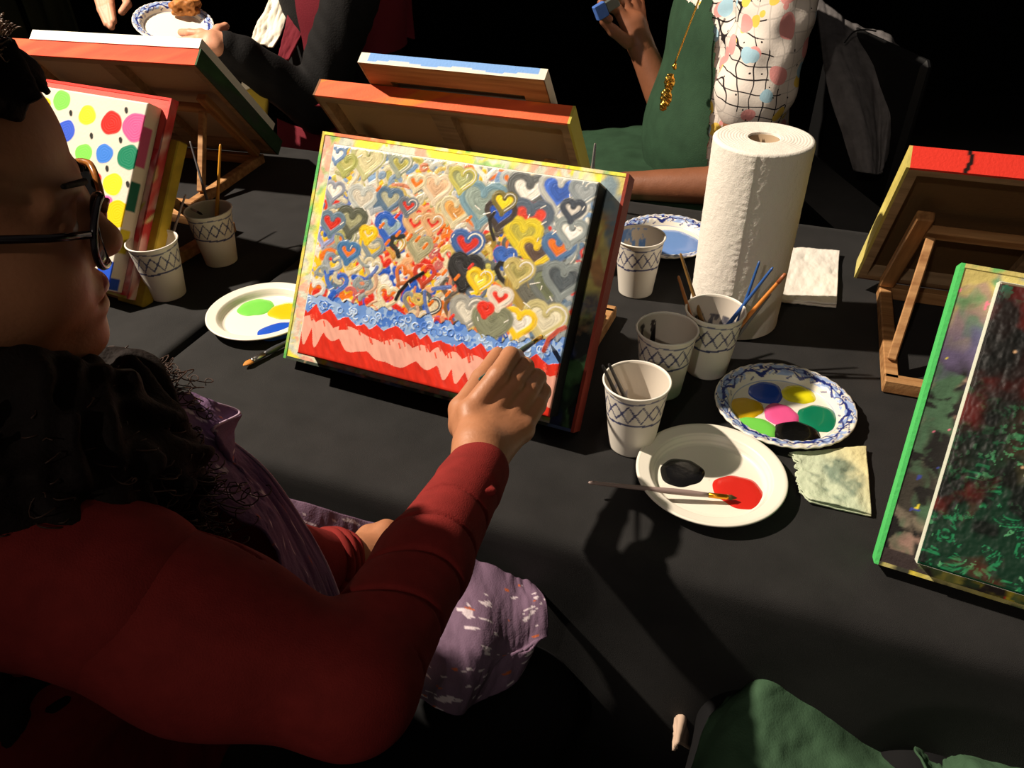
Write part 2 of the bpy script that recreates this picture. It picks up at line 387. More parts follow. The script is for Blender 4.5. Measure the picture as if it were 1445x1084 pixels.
def easel(pos, yaw, tilt, w, h, label, group, front=None, side_cols=None, top=None, left=None, right=None, bottom=None, thick=.03, foot=1):
    M, fr = board_frame(*pos, yaw, tilt)
    e = empty('tabletop_easel', M=M, label=label, cat='easel', group=group)
    V, F = gridbox(w, h, .010, (240, 170, 2) if front is not None else (4, 4, 1))
    mesh('drawing_board', V, F, vmat('painted_board', .7, .22, .3, 250), e, front(V) if front is not None else lin((160, 130, 98))*np.ones((len(V), 3)), False)
    def rim(name, lo, hi, col, seed):
        d = np.array(hi) - lo; n = np.maximum(1, (d/(.0025 if callable(col) else .02)).astype(int)); V, F = gridbox(d[0], d[1], d[2], (max(1, n[0]), max(1, n[1]), max(1, n[2])))
        V = V + np.array([lo[0], lo[1], hi[2]])
        mesh(name, V, F, vmat('painted_board', .55), e, col(V) if callable(col) else np.tile(lin(col), (len(V), 1)), False)
    t = .012
    rim('board_edge', (0, h, -thick), (w, h + .004, .001), top, 1); rim('board_edge', (0, -.004, -thick), (w, 0, .001), bottom, 2)
    rim('board_edge', (-.004, -.004, -thick), (0, h + .004, .001), left, 3); rim('board_edge', (w, -.004, -thick), (w + .004, h + .004, .001), right, 4)
    b = MB().box((0, 0, -thick), (w, t, -.010)).box((0, h - t, -thick), (w, h, -.010)).box((0, t, -thick), (t, h - t, -.010)).box((w - t, t, -thick), (w, h - t, -.010))
    b.build('board_batten', ply, e)
    MB().box((w*.46, t, -thick + .006), (w*.54, h - t, -.010)).build('centre_brace', ply, e)
    # tilting frame under the board and a flat base on the table (base built in level coordinates)
    Mi = M.inverted(); o, u, v, n = fr; sgn = 1
    for k in (.10, .90):
        MB().box((w*k - .011, .01, -thick - .016), (w*k + .011, h*.72, -thick - .001), bev=.002).build('tilting_rail', pine_y, e)
    MB().box((w*.10, h*.55, -thick - .014), (w*.90, h*.55 + .02, -thick - .001), bev=.002).build('cross_rail', pine, e)
    uh = np.array([math.cos(yaw), math.sin(yaw), 0]); back = np.array([-math.sin(yaw), math.cos(yaw), 0])*sgn
    org = o - n*(thick + .008)
    def level(p0, p1, wd, ht, name, m):
        p0 = np.array(p0); p1 = np.array(p1); d = p1 - p0; L = np.linalg.norm(d); d /= L; sd = np.cross(d, [0, 0, 1.]); sd /= np.linalg.norm(sd); q = np.cross(sd, d)
        Mm = Matrix([[d[0], sd[0], q[0], p0[0]], [d[1], sd[1], q[1], p0[1]], [d[2], sd[2], q[2], p0[2]], [0, 0, 0, 1]])
        MB().box((0, -wd/2, -ht/2), (L, wd/2, ht/2), M=np.array(Mi @ Mm), bev=.0015).build(name, m, e)
    zb = ZT + .0115
    A0 = org + uh*w*.10; B0 = org + uh*w*.90; A0[2] = B0[2] = zb; A1 = A0 + back*foot*.26; B1 = B0 + back*foot*.26
    level(A0, A1, .018, .02, 'base_rail', pine); level(B0, B1, .018, .02, 'base_rail', pine)
    level(A0 - uh*.009, B0 + uh*.009, .018, .02, 'base_crossbar', pine); level(A1 - uh*.009, B1 + uh*.009, .018, .02, 'base_crossbar', pine)
    for k, b1 in ((.14, A1), (.86, B1)):
        top_ = o + u*w*k + v*h*.6 - n*(thick + .02); level(b1 - back*.04*foot + uh*.0 + (0, 0, .012), top_, .012, .016, 'prop_leg', pine)
    return e, M, fr
def canvas(fr0, x, y, zoff, w, h, d, paint, label, name='canvas_painting', side=(240, 236, 225), sidecols=None, back=False, rough=.35, relief=.0009, group=None):
    """fr0: the board's frame; the canvas lies on the board at (x, y), front face at height d above it"""
    o, u, v, n = fr0; p = o + u*x + v*y + n*(d + zoff)
    M = Matrix([[u[0], v[0], n[0], p[0]], [u[1], v[1], n[1], p[1]], [u[2], v[2], n[2], p[2]], [0, 0, 0, 1]])
    e = empty(name, M=M, label=label, cat='painting', group=group)
    nx, ny = paint.w, paint.h
    X, Y = np.meshgrid(np.linspace(0, w, nx), np.linspace(0, h, ny)); Z = np.clip(paint.Z, -.3, 1.2)*relief
    edge = np.minimum(np.minimum(X, w - X), np.minimum(Y, h - Y)); Z = Z*np.clip(edge/.004, 0, 1) - .002*np.clip(1 - edge/.002, 0, 1)**2
    V = np.stack([X, Y, Z], -1).reshape(-1, 3); I = (np.arange(ny - 1)[:, None]*nx + np.arange(nx - 1)).ravel()
    F = np.stack([I, I + 1, I + nx + 1, I + nx], -1)
    mesh('painted_face', V, F, vmat('acrylic_paint' if rough < .5 else 'matt_paint', rough, .5), e, paint.C.reshape(-1, 3))
    t = .02; m = mat('canvas_side_%d_%d_%d' % tuple(side), side, .6, .4, .3, 600)
    b = MB().box((0, 0, -d), (w, .002, -.0012)).box((0, h - .002, -d), (w, h, -.0012)).box((0, .002, -d), (.002, h - .002, -.0012)).box((w - .002, .002, -d), (w, h - .002, -.0012))
    if sidecols is None: b.build('canvas_edge', m, e)
    else:
        V, F = gridbox(w, h, d - .0012, (150, 110, 8)); keep = [f for f in F if not (abs(V[list(f)][:, 2]).max() < 1e-6 or V[list(f)][:, 2].max() < -(d - .0012) + 1e-6)]
        V = V - np.array([0, 0, .0012]); mesh('canvas_edge', V, keep, vmat('painted_board', .55), e, sidecols(V), False)
    if back:
        MB().box((.002, .002, -.006), (w - .002, h - .002, -.004)).build('canvas_back', mat('raw_canvas', (214, 200, 176), .8, .2, .3, 900), e)
        s = MB()
        for lo, hi in (((.002, .002), (w - .002, .04)), ((.002, h - .04), (w - .002, h - .002)), ((.002, .04), (.04, h - .04)), ((w - .04, .04), (w - .002, h - .04))):
            s.box((*lo, -d + .001), (*hi, -.006))
        s.build('stretcher_bar', pine, e)
    return e

def multi(pal, seed, **k): return lambda V: smear(V, pal, seed, **k)
BR = (-.32, .904, .771); BY, BT = R(-24.2), R(56.8)
smearpal = ((226, 216, 130), (228, 220, 70), (236, 228, 200), (150, 190, 120), (226, 170, 150), (200, 205, 190), (235, 225, 80))
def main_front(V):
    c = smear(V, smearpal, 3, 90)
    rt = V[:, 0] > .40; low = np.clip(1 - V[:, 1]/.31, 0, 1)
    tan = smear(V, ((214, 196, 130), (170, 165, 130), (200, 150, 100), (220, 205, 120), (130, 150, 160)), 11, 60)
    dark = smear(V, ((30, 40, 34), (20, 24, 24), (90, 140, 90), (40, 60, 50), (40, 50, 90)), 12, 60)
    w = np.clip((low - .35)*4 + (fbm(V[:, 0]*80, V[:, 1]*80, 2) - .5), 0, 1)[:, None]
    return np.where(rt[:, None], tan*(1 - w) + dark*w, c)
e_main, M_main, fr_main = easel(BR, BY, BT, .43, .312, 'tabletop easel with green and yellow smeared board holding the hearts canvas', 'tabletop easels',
    front=main_front, top=multi(((235, 225, 60), (230, 220, 170), (90, 170, 90), (225, 130, 90), (235, 230, 90)), 5, sc=110),
    left=multi(((90, 190, 100), (100, 200, 110), (110, 190, 90), (220, 200, 90)), 6, sc=50), right=(150, 62, 48), bottom=multi(((110, 150, 120), (180, 170, 160), (220, 150, 110), (70, 90, 130), (60, 70, 60)), 7, sc=90))

# ---- the hearts painting
def paint_hearts():
    P = Paint(460, 354, lin((232, 225, 205))); H = homog([(418, 499), (776, 588), (845, 257), (467, 198)])
    L = lambda *c: lin(c)
    def q6(X, Y): return H(420 + X*.1661, 180 + Y*.1661)
    def q7(X, Y): return H(640 + X*.1661, 230 + Y*.1661)
    def q8(X, Y): return H(640 + X*.1661, 340 + Y*.1661)
    r = np.random.RandomState(11)
    cream, yel, org, red, blu, lbl, gry, dgr, blk_, oli, wht = L(228, 216, 178), L(243, 203, 30), L(240, 122, 30), L(226, 52, 34), L(40, 92, 200), L(130, 165, 205), L(150, 160, 160), L(92, 96, 92), L(24, 24, 22), L(188, 182, 92), L(240, 236, 224)
    slate = L(92, 120, 148); peach = L(236, 176, 126)
    def zone(u, v):
        if v > .80: pal = [cream, wht, yel, lbl, oli, gry, org] if u < .75 else [gry, L(170, 180, 184), wht, lbl, red]
        elif u < .25: pal = [cream, yel, gry, blu, red, org, slate, wht, yel]
        elif u < .62: pal = [org, red, org, peach, yel, cream, red, blu, wht]
        elif u < .85: pal = [red, org, dgr, yel, blu, gry, oli, wht]
        else: pal = [gry, gry, dgr, slate, wht, gry, red]
        return pal[r.randint(len(pal))]
    for i in range(1500):
        u, v = r.rand(), r.rand()*.82 + .18; a = r.rand()*6.28; l = .012 + .025*r.rand(); k = .6*r.randn()
        pts = [(u + l*math.cos(a + k*t)*t, v + 1.3*l*math.sin(a + k*t)*t) for t in np.linspace(-1, 1, 5)]
        P.stroke(pts, .014 + .016*r.rand(), zone(u, v), z=.6)
    def heart(c, sz, colr, fill=None, w=.017, rot=0, asp=1.25, col2=None, tail=0):
        if fill is not None:
            for k in (.9, .6, .3): P.stroke(heart_pts(c[0], c[1], sz*k, rot, asp, 20), sz*.45, np.clip(fill*(1 + .15*r.randn()), 0, 1), z=.5)
        P.stroke(heart_pts(c[0], c[1], sz, rot, asp, 14, 0, .5), w, colr, col2, z=1.); P.stroke(heart_pts(c[0], c[1], sz, rot, asp, 14, 1, .5), w, colr, col2, z=1.)
        if r.rand() < .35: P.stroke(heart_pts(c[0], c[1], sz*1.03, rot, asp, 12, .03, .4), w*.22, wht*.9, z=1.1)
        if tail: P.stroke([(c[0], c[1] - sz), (c[0] - tail, c[1] - sz*1.6)], w, colr)
    # a field of loose hearts
    for iv, v in enumerate(np.linspace(.97, .26, 8)):
        for u in np.linspace(.03, .99, 11):
            uu = u + r.randn()*.012 + (.045 if iv % 2 else 0); vv = v + r.randn()*.018
            if uu < .02 or uu > 1: continue
            if uu < .25: cs = [gry, lbl, slate, cream, oli, gry, blu, wht]
            elif uu < .62: cs = [cream, peach, gry, oli, org, wht, cream] if vv > .55 else [org, oli, dgr, red, cream, gry, L(130, 90, 50)]
            elif uu < .84: cs = [dgr, gry, oli, yel, blu, slate, L(100, 80, 50)]
            else: cs = [gry, dgr, gry, slate, L(170, 176, 176)]
            if vv > .82: cs = [gry, cream, wht, lbl, oli, L(196, 200, 190)]
            c = cs[r.randint(len(cs))]; heart((uu, vv), .034 + .016*r.rand(), c, zone(uu, vv) if r.rand() < .25 else None, .015 + .008*r.rand(), r.randn()*.22, 1.35, cs[r.randint(len(cs))]*.5 + c*.5, .01*r.randn() if r.rand() < .3 else 0)
    for i in range(120):
        u, v = r.rand(), .22 + .78*r.rand(); a0 = r.rand()*6.28; l = .02 + .025*r.rand(); k1 = r.randn()*.9
        c = np.array(zone(u, v)); pts = [(u + l*math.cos(a0 + k1*q)*q, v + 1.3*l*math.sin(a0 + k1*q)*q) for q in np.linspace(-1, 1, 7)]
        P.stroke(pts, .011 + .010*r.rand(), c*.65 + .35*gry, z=.9)
    # the ones that stand out (coordinates read off the painting itself)
    S = .1661/375.
    def h6(X, Y, s, c, f=None, w=.016, **k): heart(q6(X, Y), s*S*.86, c, f, w*1.25, rot=k.pop('rot', 0) , **k)
    def h7(X, Y, s, c, f=None, w=.016, **k): heart(q7(X, Y), s*S*.86, c, f, w*1.25, **k)
    def h8(X, Y, s, c, f=None, w=.016, **k): heart(q8(X, Y), s*S*.86, c, f, w*1.25, **k)
    h6(585, 260, 180, L(196, 196, 140), L(214, 206, 158), .016); h6(400, 290, 110, L(176, 180, 100), L(190, 186, 110), .018)
    h6(320, 210, 90, L(120, 150, 190), wht, .012); h6(870, 300, 110, L(160, 170, 150), oli, .016); h6(300, 520, 110, L(150, 156, 170), wht, .013)
    h6(545, 590, 150, L(196, 202, 196), L(224, 216, 196), .018); h6(780, 600, 130, slate, L(190, 190, 160), .017); h6(1180, 500, 150, L(226, 210, 180), L(230, 190, 150), .016)
    h6(1010, 460, 90, cream, org, .014); h6(455, 780, 150, L(92, 96, 80), L(170, 170, 130), .024, tail=0); h6(790, 840, 150, L(46, 98, 196), L(156, 184, 196), .024)
    h6(285, 800, 130, L(104, 130, 150), red, .018); h6(1000, 810, 110, L(222, 182, 130), red, .022); h6(1150, 810, 100, L(226, 180, 130), red, .020)
    h6(1345, 700, 150, L(216, 206, 168), L(236, 170, 90), .015); h6(1040, 1010, 120, L(170, 166, 130), L(210, 200, 160), .02); h6(430, 1050, 110, L(70, 120, 170), org, .02)
    h6(600, 900, 80, yel, wht, .02); h6(940, 660, 90, L(110, 120, 130), red, .016)
    h7(250, 330, 230, L(120, 156, 170), L(150, 168, 158), .02); h7(75, 130, 130, L(196, 190, 96), L(170, 176, 120), .014); h7(120, 690, 150, L(64, 100, 160), red, .022)
    h7(640, 240, 190, L(100, 104, 104), wht, .026); h7(900, 240, 190, L(190, 192, 186), L(60, 100, 190), .018); h7(1110, 250, 130, L(150, 160, 164), L(170, 178, 180), .018)
    h7(650, 470, 190, L(90, 104, 120), L(226, 70, 50), .026); h7(590, 600, 160, L(226, 206, 50), L(206, 196, 80), .024); h7(400, 430, 140, L(70, 60, 54), blu, .018)
    h7(700, 760, 150, L(232, 200, 40), L(100, 80, 70), .018); h7(440, 800, 100, L(60, 100, 180), L(60, 104, 190), .016); h7(890, 720, 140, L(80, 116, 160), org, .02); h7(1000, 590, 130, gry, wht, .02)
    h7(110, 930, 160, L(30, 28, 26), L(66, 66, 66), .026); h7(1010, 400, 100, L(70, 78, 90), L(226, 220, 210), .018); h7(430, 330, 110, L(120, 110, 60), yel, .014)
    P.stroke([q8(480, 210), q8(400, 190), q8(370, 240), q8(400, 310), q8(470, 380), q8(490, 430)], .020, L(32, 30, 26), L(44, 42, 38), z=1.2)
    P.stroke([q7(350, 420), q7(310, 480), q7(320, 560), q7(350, 650)], .014, L(40, 36, 34), z=1.2)
    P.stroke([q6(900, 920), q6(810, 930), q6(800, 990), q6(850, 1040), q6(860, 1090)], .020, L(50, 50, 44), z=1.2)
    P.stroke([H(598, 385), H(580, 396), H(565, 412), H(560, 422)], .016, L(26, 24, 22), z=1.2)
    h8(660, 430, 230, L(176, 146, 60), L(100, 100, 90), .026); h8(820, 380, 200, L(110, 116, 112), L(110, 118, 90), .02); h8(930, 330, 180, L(130, 140, 140), L(80, 90, 96), .02)
    h8(780, 670, 190, L(196, 186, 130), L(214, 208, 180), .024); h8(560, 690, 150, yel, wht, .018); h8(130, 600, 170, L(160, 160, 152), L(210, 206, 190), .022); h8(330, 690, 170, L(130, 134, 108), L(134, 138, 112), .03)
    h8(110, 230, 150, L(44, 44, 44), L(54, 54, 56), .026); h8(560, 260, 130, L(196, 180, 110), L(176, 166, 96), .02); h8(230, 330, 120, yel, L(226, 200, 70), .016); h8(400, 480, 110, L(226, 214, 196), red, .018)
    h8(280, 580, 60, red, red, .02)
    for i in range(50):
        u, v = r.rand(), .25 + .74*r.rand(); P.stroke([(u, v), (u + .012*r.randn(), v + .014)], .004, wht, z=1.2)
    for u, n in ((.30, 6), (.45, 9), (.56, 8)):
        for k in range(n): uu, vv = u + r.randn()*.04, .55 + r.randn()*.13; P.stroke([(uu, vv), (uu + .01, vv + .02)], .012, [red, org, org][r.randint(3)])
    # the bands: sky blue, red, pink, red
    def line(pts):
        q = np.array([H(*p) for p in pts]); q = q[q[:, 0].argsort()]; return lambda u: np.interp(u, q[:, 0], q[:, 1])
    f1 = line([(424, 414), (470, 424), (520, 436), (560, 440), (600, 452), (650, 462), (690, 478), (740, 484), (785, 480)])
    f2 = line([(423, 434), (470, 446), (520, 462), (560, 466), (620, 482), (690, 494), (740, 506), (785, 512)])
    f3 = line([(421, 448), (470, 464), (520, 482), (560, 486), (620, 502), (690, 514), (740, 530), (780, 532)])
    f4 = line([(420, 460), (470, 478), (520, 500), (560, 508), (620, 520), (690, 536), (740, 548), (776, 556)])
    X, Y = np.meshgrid((np.arange(P.w) + .5)/P.w, (np.arange(P.h) + .5)/P.h)
    wob = lambda fr, am, s: am*(vnoise(X*fr, Y*2, s) - .5)*2 + am*.6*np.abs(np.sin(X*fr*1.7 + s))
    F1, F2, F3, F4 = (f(X) for f in (f1, f2, f3, f4))
    inb = Y < F1 + wob(30, .022, 1) + .02*(vnoise(X*70, Y*0 + 3, 6) - .5); P.C[inb] = L(112, 156, 226); 
    cur = inb & (fbm(X*30, Y*24, 8, 3) > .56); P.C[cur] = L(160, 192, 236)
    cur = inb & (fbm(X*34, Y*26, 18, 3) > .60); P.C[cur] = L(74, 124, 214)
    P.Z[inb] = .5*fbm(X*50, Y*40, 3, 2)[inb]
    for i in range(70):
        u = r.rand(); v = f1(u)*.55 + f2(u)*.45 + r.randn()*.012; a = r.rand()*6.28; t = np.linspace(0, 4.5, 9)
        P.stroke(np.stack([u + .011*np.cos(a + t), v + .014*np.sin(a + t)], -1), .005, [L(176, 204, 240), L(84, 132, 216), L(200, 220, 244)][r.randint(3)], z=.9)
    red_ = Y < F2 - .012 + .030*np.abs(((X*15 + .5*vnoise(X*9, X*0, 2)) % 1)*2 - 1)*(.5 + vnoise(X*15, X*0, 77)) + wob(40, .006, 5); st = fbm(X*60 + Y*30, Y*14, 4, 3)
    P.C[red_] = (L(226, 52, 34)*(.72 + .55*st)[..., None])[red_]; P.Z[red_] = (st*1.3)[red_]
    pk = (Y < F3 + .004 + .026*np.abs(np.sin(X*31 + 2*np.sin(X*11)))*(.5 + vnoise(X*9, X*0, 5)) - .02*(vnoise(X*22, X*0, 8) > .75)) & (Y > F4 + .012 - .075*np.abs(np.sin(X*38 + 3*np.sin(X*9)))**1.3*(.25 + vnoise(X*16, X*0, 7))); P.C[pk] = (L(244, 178, 158)*(.9 + .22*st)[..., None])[pk]
    P.C = np.clip(P.C, 0, 1)
    for i in range(40):
        u = r.rand(); v = f2(u)*.5 + f3(u)*.5 + r.randn()*.012; P.stroke([(u, v), (u + .008, v - .02)], .006, L(238, 84, 60), z=.9)
    P.stroke([H(797, 462), H(788, 466), H(775, 478), H(768, 494)], .018, L(196, 84, 62), L(180, 70, 54))
    X2 = (X < .006) | (Y > .992); P.C[X2] = L(236, 232, 218)
    return P
def side_main(V):
    c = np.tile(lin((20, 20, 21)), (len(V), 1)); top = V[:, 1] > .283; c[top] = lin((236, 232, 220)); lf = V[:, 0] < .0005; c[lf] = lin((226, 222, 205))  # right and bottom edges coloured near-black to stand in for their shade
    return c
canvas(fr_main, .041, .012, 0, .3685, .2835, .036, paint_hearts(), 'hearts painting over blue, red and pink bands, the hand is painting it', sidecols=side_main)
tag(bpy.data.objects['canvas_painting'], None)

# ---- right front easel with the dark green and red canvas
fr_pos = (.370, .513, .768); RY, RT = R(-26.5), R(57)
rfpal = ((60, 56, 50), (120, 110, 96), (40, 36, 34), (150, 120, 110), (70, 100, 76), (30, 28, 28), (90, 80, 110))
def rf_front(V):
    c = smear(V, rfpal, 23, 70); top = smear(V, ((196, 180, 110), (176, 150, 130), (120, 160, 110), (90, 110, 150), (210, 196, 120)), 25, 60)
    w = np.clip((V[:, 1] - .22)*14, 0, 1)[:, None]; c = c*(1 - w) + top*w
    lowm = (V[:, 1] < .016)[:, None]; low = smear(V, ((220, 200, 60), (70, 90, 60), (200, 190, 90), (60, 50, 50), (110, 130, 80)), 27, 120)
    c = np.where(lowm, low, c); sp = vnoise(V[:, 0]*150, V[:, 1]*150, 31) > .93; pal = lin(np.array(((220, 60, 60), (230, 210, 60), (60, 70, 150), (230, 120, 150))))
    c[sp] = pal[(vnoise(V[sp, 0]*40, V[sp, 1]*40, 33)*3.99).astype(int)]
    return c
e_rf, M_rf, fr_rf = easel(fr_pos, RY, RT, .43, .303, 'tabletop easel with bright green edge at the right holding the dark green canvas', 'tabletop easels', front=rf_front,
    top=multi(((196, 180, 110), (110, 190, 110), (210, 196, 120)), 5), left=(84, 205, 108), right=(84, 205, 108), bottom=multi(((210, 190, 60), (90, 110, 70), (60, 60, 50), (200, 190, 120)), 8, sc=100))
def paint_forest():
    P = Paint(380, 290, lin((30, 22, 20))); X, Y = np.meshgrid(np.arange(P.w)/P.w*1.3, np.arange(P.h)/P.h)
    n = fbm(X*9, Y*9, 2, 5); n2 = fbm(X*5 + 3, Y*5, 6, 4); n3 = fbm(X*60, Y*45, 9, 3); L = lambda *c: lin(c)
    C = np.zeros((P.h, P.w, 3)); C[:] = L(30, 22, 20)
    mix = lambda C, col, w: C*(1 - w[..., None]) + col*w[..., None]
    C = mix(C, L(96, 26, 22), np.clip((n2 - .5)*5, 0, 1)*np.clip((Y - .12)*4, 0, 1)*.7)
    C = mix(C, L(16, 20, 18), np.clip((n - .5)*6, 0, 1)*.8)
    gz = np.clip((.62 - Y)*3 + (fbm(X*4, Y*6, 12, 3) - .5)*2.2, 0, 1)
    C = mix(C, L(10, 70, 48), gz*.55)
    dab = np.clip((fbm(X*95 + 30*fbm(X*8, Y*8, 3, 2), Y*70, 9, 3) - .53)*10, 0, 1)*(fbm(X*14, Y*12, 41, 3) > .45)*gz; C = mix(C, L(40, 150, 96), dab*.8)
    dab = ((n3 > .68) & (n > .48)).astype(float)*gz; C = mix(C, L(100, 190, 130), dab*.7)
    C = mix(C, L(14, 18, 16), np.clip((fbm(X*11 + 9, Y*11, 22, 3) - .58)*9, 0, 1)*(Y < .75)*.9)
    C = mix(C, L(120, 32, 28), np.clip((fbm(X*9, Y*9, 51, 4) - .58)*5, 0, 1)*.55)
    tg = np.clip((Y - .93)*20, 0, 1)*(n3 > .5); C = mix(C, L(40, 110, 84), tg*.8)
    P.C = np.clip(C, 0, 1); P.Z = n3*1.0
    for i in range(40): u, v = rng.rand(), rng.rand(); P.blob((u, v), .003 + .002*rng.rand(), [L(210, 170, 130), L(170, 60, 50), L(200, 210, 160)][rng.randint(3)])
    for a in np.linspace(0, 6.28, 6): P.stroke([(.17, .80), (.17 + .02*math.cos(a), .80 + .022*math.sin(a))], .010, L(226, 36, 40))
    P.C[P.h - 3:, :] = L(120, 110, 90); P.C[:3, :] = L(8, 70, 44); return P
canvas(fr_rf, .030, .012, 0, .37, .282, .018, paint_forest(), 'dark green and red textured painting with a white left edge at the right', side=(228, 232, 214))

# ---- polka dot canvas, left
D_y, D_t = R(-26.5), R(53.6)
Mdum, fd = board_frame(-.967, 1.235, .79, D_y, D_t)
def paint_dots():
    P = Paint(330, 256, lin((226, 218, 202))); uv = uv_on(fd, .37, .30); L = lambda *c: lin(c)
    P.Z += .25*fbm(*np.meshgrid(np.arange(P.w)*.5, np.arange(P.h)*.5), 4, 2)
    dots = [(87, 142, 13, (130, 222, 90)), (123, 163, 13, (240, 232, 50)), (157, 174, 16, (222, 40, 32)), (191, 180, 20, (232, 92, 150)), (93, 185, 14, (60, 96, 214)), (62, 150, 11, (246, 200, 20)),
            (118, 217, 13, (130, 222, 90)), (147, 217, 13, (64, 130, 226)), (181, 222, 17, (24, 130, 96)), (133, 254, 11, (226, 44, 40)), (159, 260, 15, (236, 232, 50)), (150, 285, 9, (236, 110, 180)),
            (166, 302, 19, (242, 206, 20)), (152, 385, 17, (36, 84, 206)), (60, 200, 14, (222, 40, 32)), (70, 250, 15, (24, 130, 96)), (100, 330, 16, (232, 92, 150)), (120, 380, 15, (130, 222, 90)), (30, 180, 14, (64, 130, 226)), (20, 240, 14, (240, 232, 50))]
    sx = .37/330.
    for x, y, r, c in dots:
        u, v = uv(x, y); u2, _ = uv(x + r, y); P.blob((u, v), abs(u2 - u)*.84, L(*c), asp=1.12)
    for x, y in ((178, 156), (129, 192), (170, 198), (128, 233), (151, 238), (180, 260), (100, 160), (110, 240), (140, 330)):
        u, v = uv(x, y); P.blob((u, v), .012, L(36, 38, 34), .6, .8)
    return P
def side_dots(V):
    c = np.tile(lin((226, 216, 196)), (len(V), 1)); r_ = V[:, 0] > .369
    for y0, y1, cc in ((.20, .262, (200, 90, 130)), (.13, .175, (30, 100, 80)), (.06, .10, (210, 190, 40)), (0, .02, (40, 80, 190))): c[r_ & (V[:, 1] > y0) & (V[:, 1] < y1) & (V[:, 2] > -.018)] = lin(cc)
    return c
o, u_, v_, n_ = fd; bp = o - n_*.028 - u_*.030 - v_*.003
e_d, M_d, fr_d = easel(tuple(bp), D_y, D_t, .412, .318, 'tabletop easel with pink board and yellow edge holding the polka dot canvas', 'tabletop easels',
    thick=.014, front=lambda V: np.where((V[:, 1] > .24)[:, None], lin((226, 92, 84)), smear(V, ((226, 120, 110), (230, 200, 180), (226, 210, 90), (210, 60, 70), (240, 180, 180)), 8, 50)),
    top=(214, 60, 52), left=(200, 70, 60), right=multi(((216, 96, 92), (230, 200, 190), (196, 60, 60), (226, 214, 150)), 4, sc=30), bottom=multi(((200, 170, 50), (90, 80, 50), (210, 200, 120)), 2))
canvas(fd, 0, 0, -.027, .37, .30, .027, paint_dots(), 'white canvas painted with polka dots in many colours beside her face', sidecols=side_dots)
# a yellow backing panel of the same easel, seen past the board's right edge
Mi = M_d.inverted()
MB().box((.375, -.012, -.036), (.432, .262, -.0145), bev=.002).build('yellow_side_panel', mat('yellow_panel', (168, 142, 34), .6, .4, .2, 80, .25, 30), e_d)

# ---- easels of the painters across the table, seen from behind (their own frames face away)
def away(pos, yaw, tilt, w, h, label, thick=.03, lefts=None, rights=None, **k):
    _, (o, u, v, n) = board_frame(*pos, yaw, tilt); p = o + u*w - n*thick
    return easel(tuple(p), yaw + math.pi, math.pi - tilt, w, h, label, 'tabletop easels', thick=thick, left=rights, right=lefts, **k)
def plain(c): return lambda V: lin(c)*np.ones((len(V), 3))
e_lb, M_lb, fr_lb = away((-.93, 1.822, .775), R(-16.5), R(130), .43, .312, 'tabletop easel with red top edge seen from behind at the upper left', .034,
    lefts=(196, 170, 140), rights=multi(((52, 84, 52), (60, 70, 60), (46, 72, 46)), 3, sc=20), front=plain((196, 172, 144)), top=multi(((232, 84, 48), (238, 96, 56), (226, 74, 44)), 3, sc=20), bottom=(90, 90, 60))
white = Paint(60, 46, lin((242, 238, 226)))
canvas(fr_lb, 0, .034, 0, .385, .284, .022, white, 'blank white canvas whose edge shows above the red easel board at upper left', side=(244, 242, 230), rough=.6)
e_mb, M_mb, fr_mb = away((-.236, 1.449, .765), R(-23.1), R(125.5), .431, .312, 'tabletop easel with orange top edge seen from behind above the hearts canvas', .03,
    lefts=(120, 80, 50), rights=(190, 180, 80), front=plain((180, 150, 112)), top=multi(((240, 130, 40), (236, 118, 36), (242, 140, 50), (238, 124, 40), (230, 100, 60)), 9, sc=22), bottom=(90, 80, 60))
def side_wb(V):
    c = np.tile(lin((236, 228, 208)), (len(V), 1)); t = (V[:, 1] > .3585) & (V[:, 2] > -.014 + .002*np.sin(V[:, 0]*60)) & (V[:, 0] > .012) & (V[:, 0] < .290); c[t] = lin((120, 165, 226)); return c
canvas(fr_mb, .034, .006, .001, .305, .36, .020, Paint(60, 60, lin((120, 165, 226))), 'canvas with light blue top edge and bare stretcher back standing on the orange board', sidecols=side_wb, back=True, rough=.6)
e_rb, M_rb, fr_rb = away((.558, 1.082, .775), R(-20.1), R(127), .43, .312, 'tabletop easel with cracked bright red top edge seen from behind at the right', .03,
    lefts=multi(((214, 200, 110), (206, 190, 100), (220, 90, 70), (216, 206, 130)), 5, sc=16), rights=(120, 100, 60), front=plain((110, 84, 54)),
    top=lambda V: np.where((abs(V[:, 0] - .366 - .002*np.sin(V[:, 2]*160)) < .0028)[:, None], lin((30, 14, 12)), lin((226, 56, 42))*np.ones((len(V), 1))), bottom=(90, 60, 50))

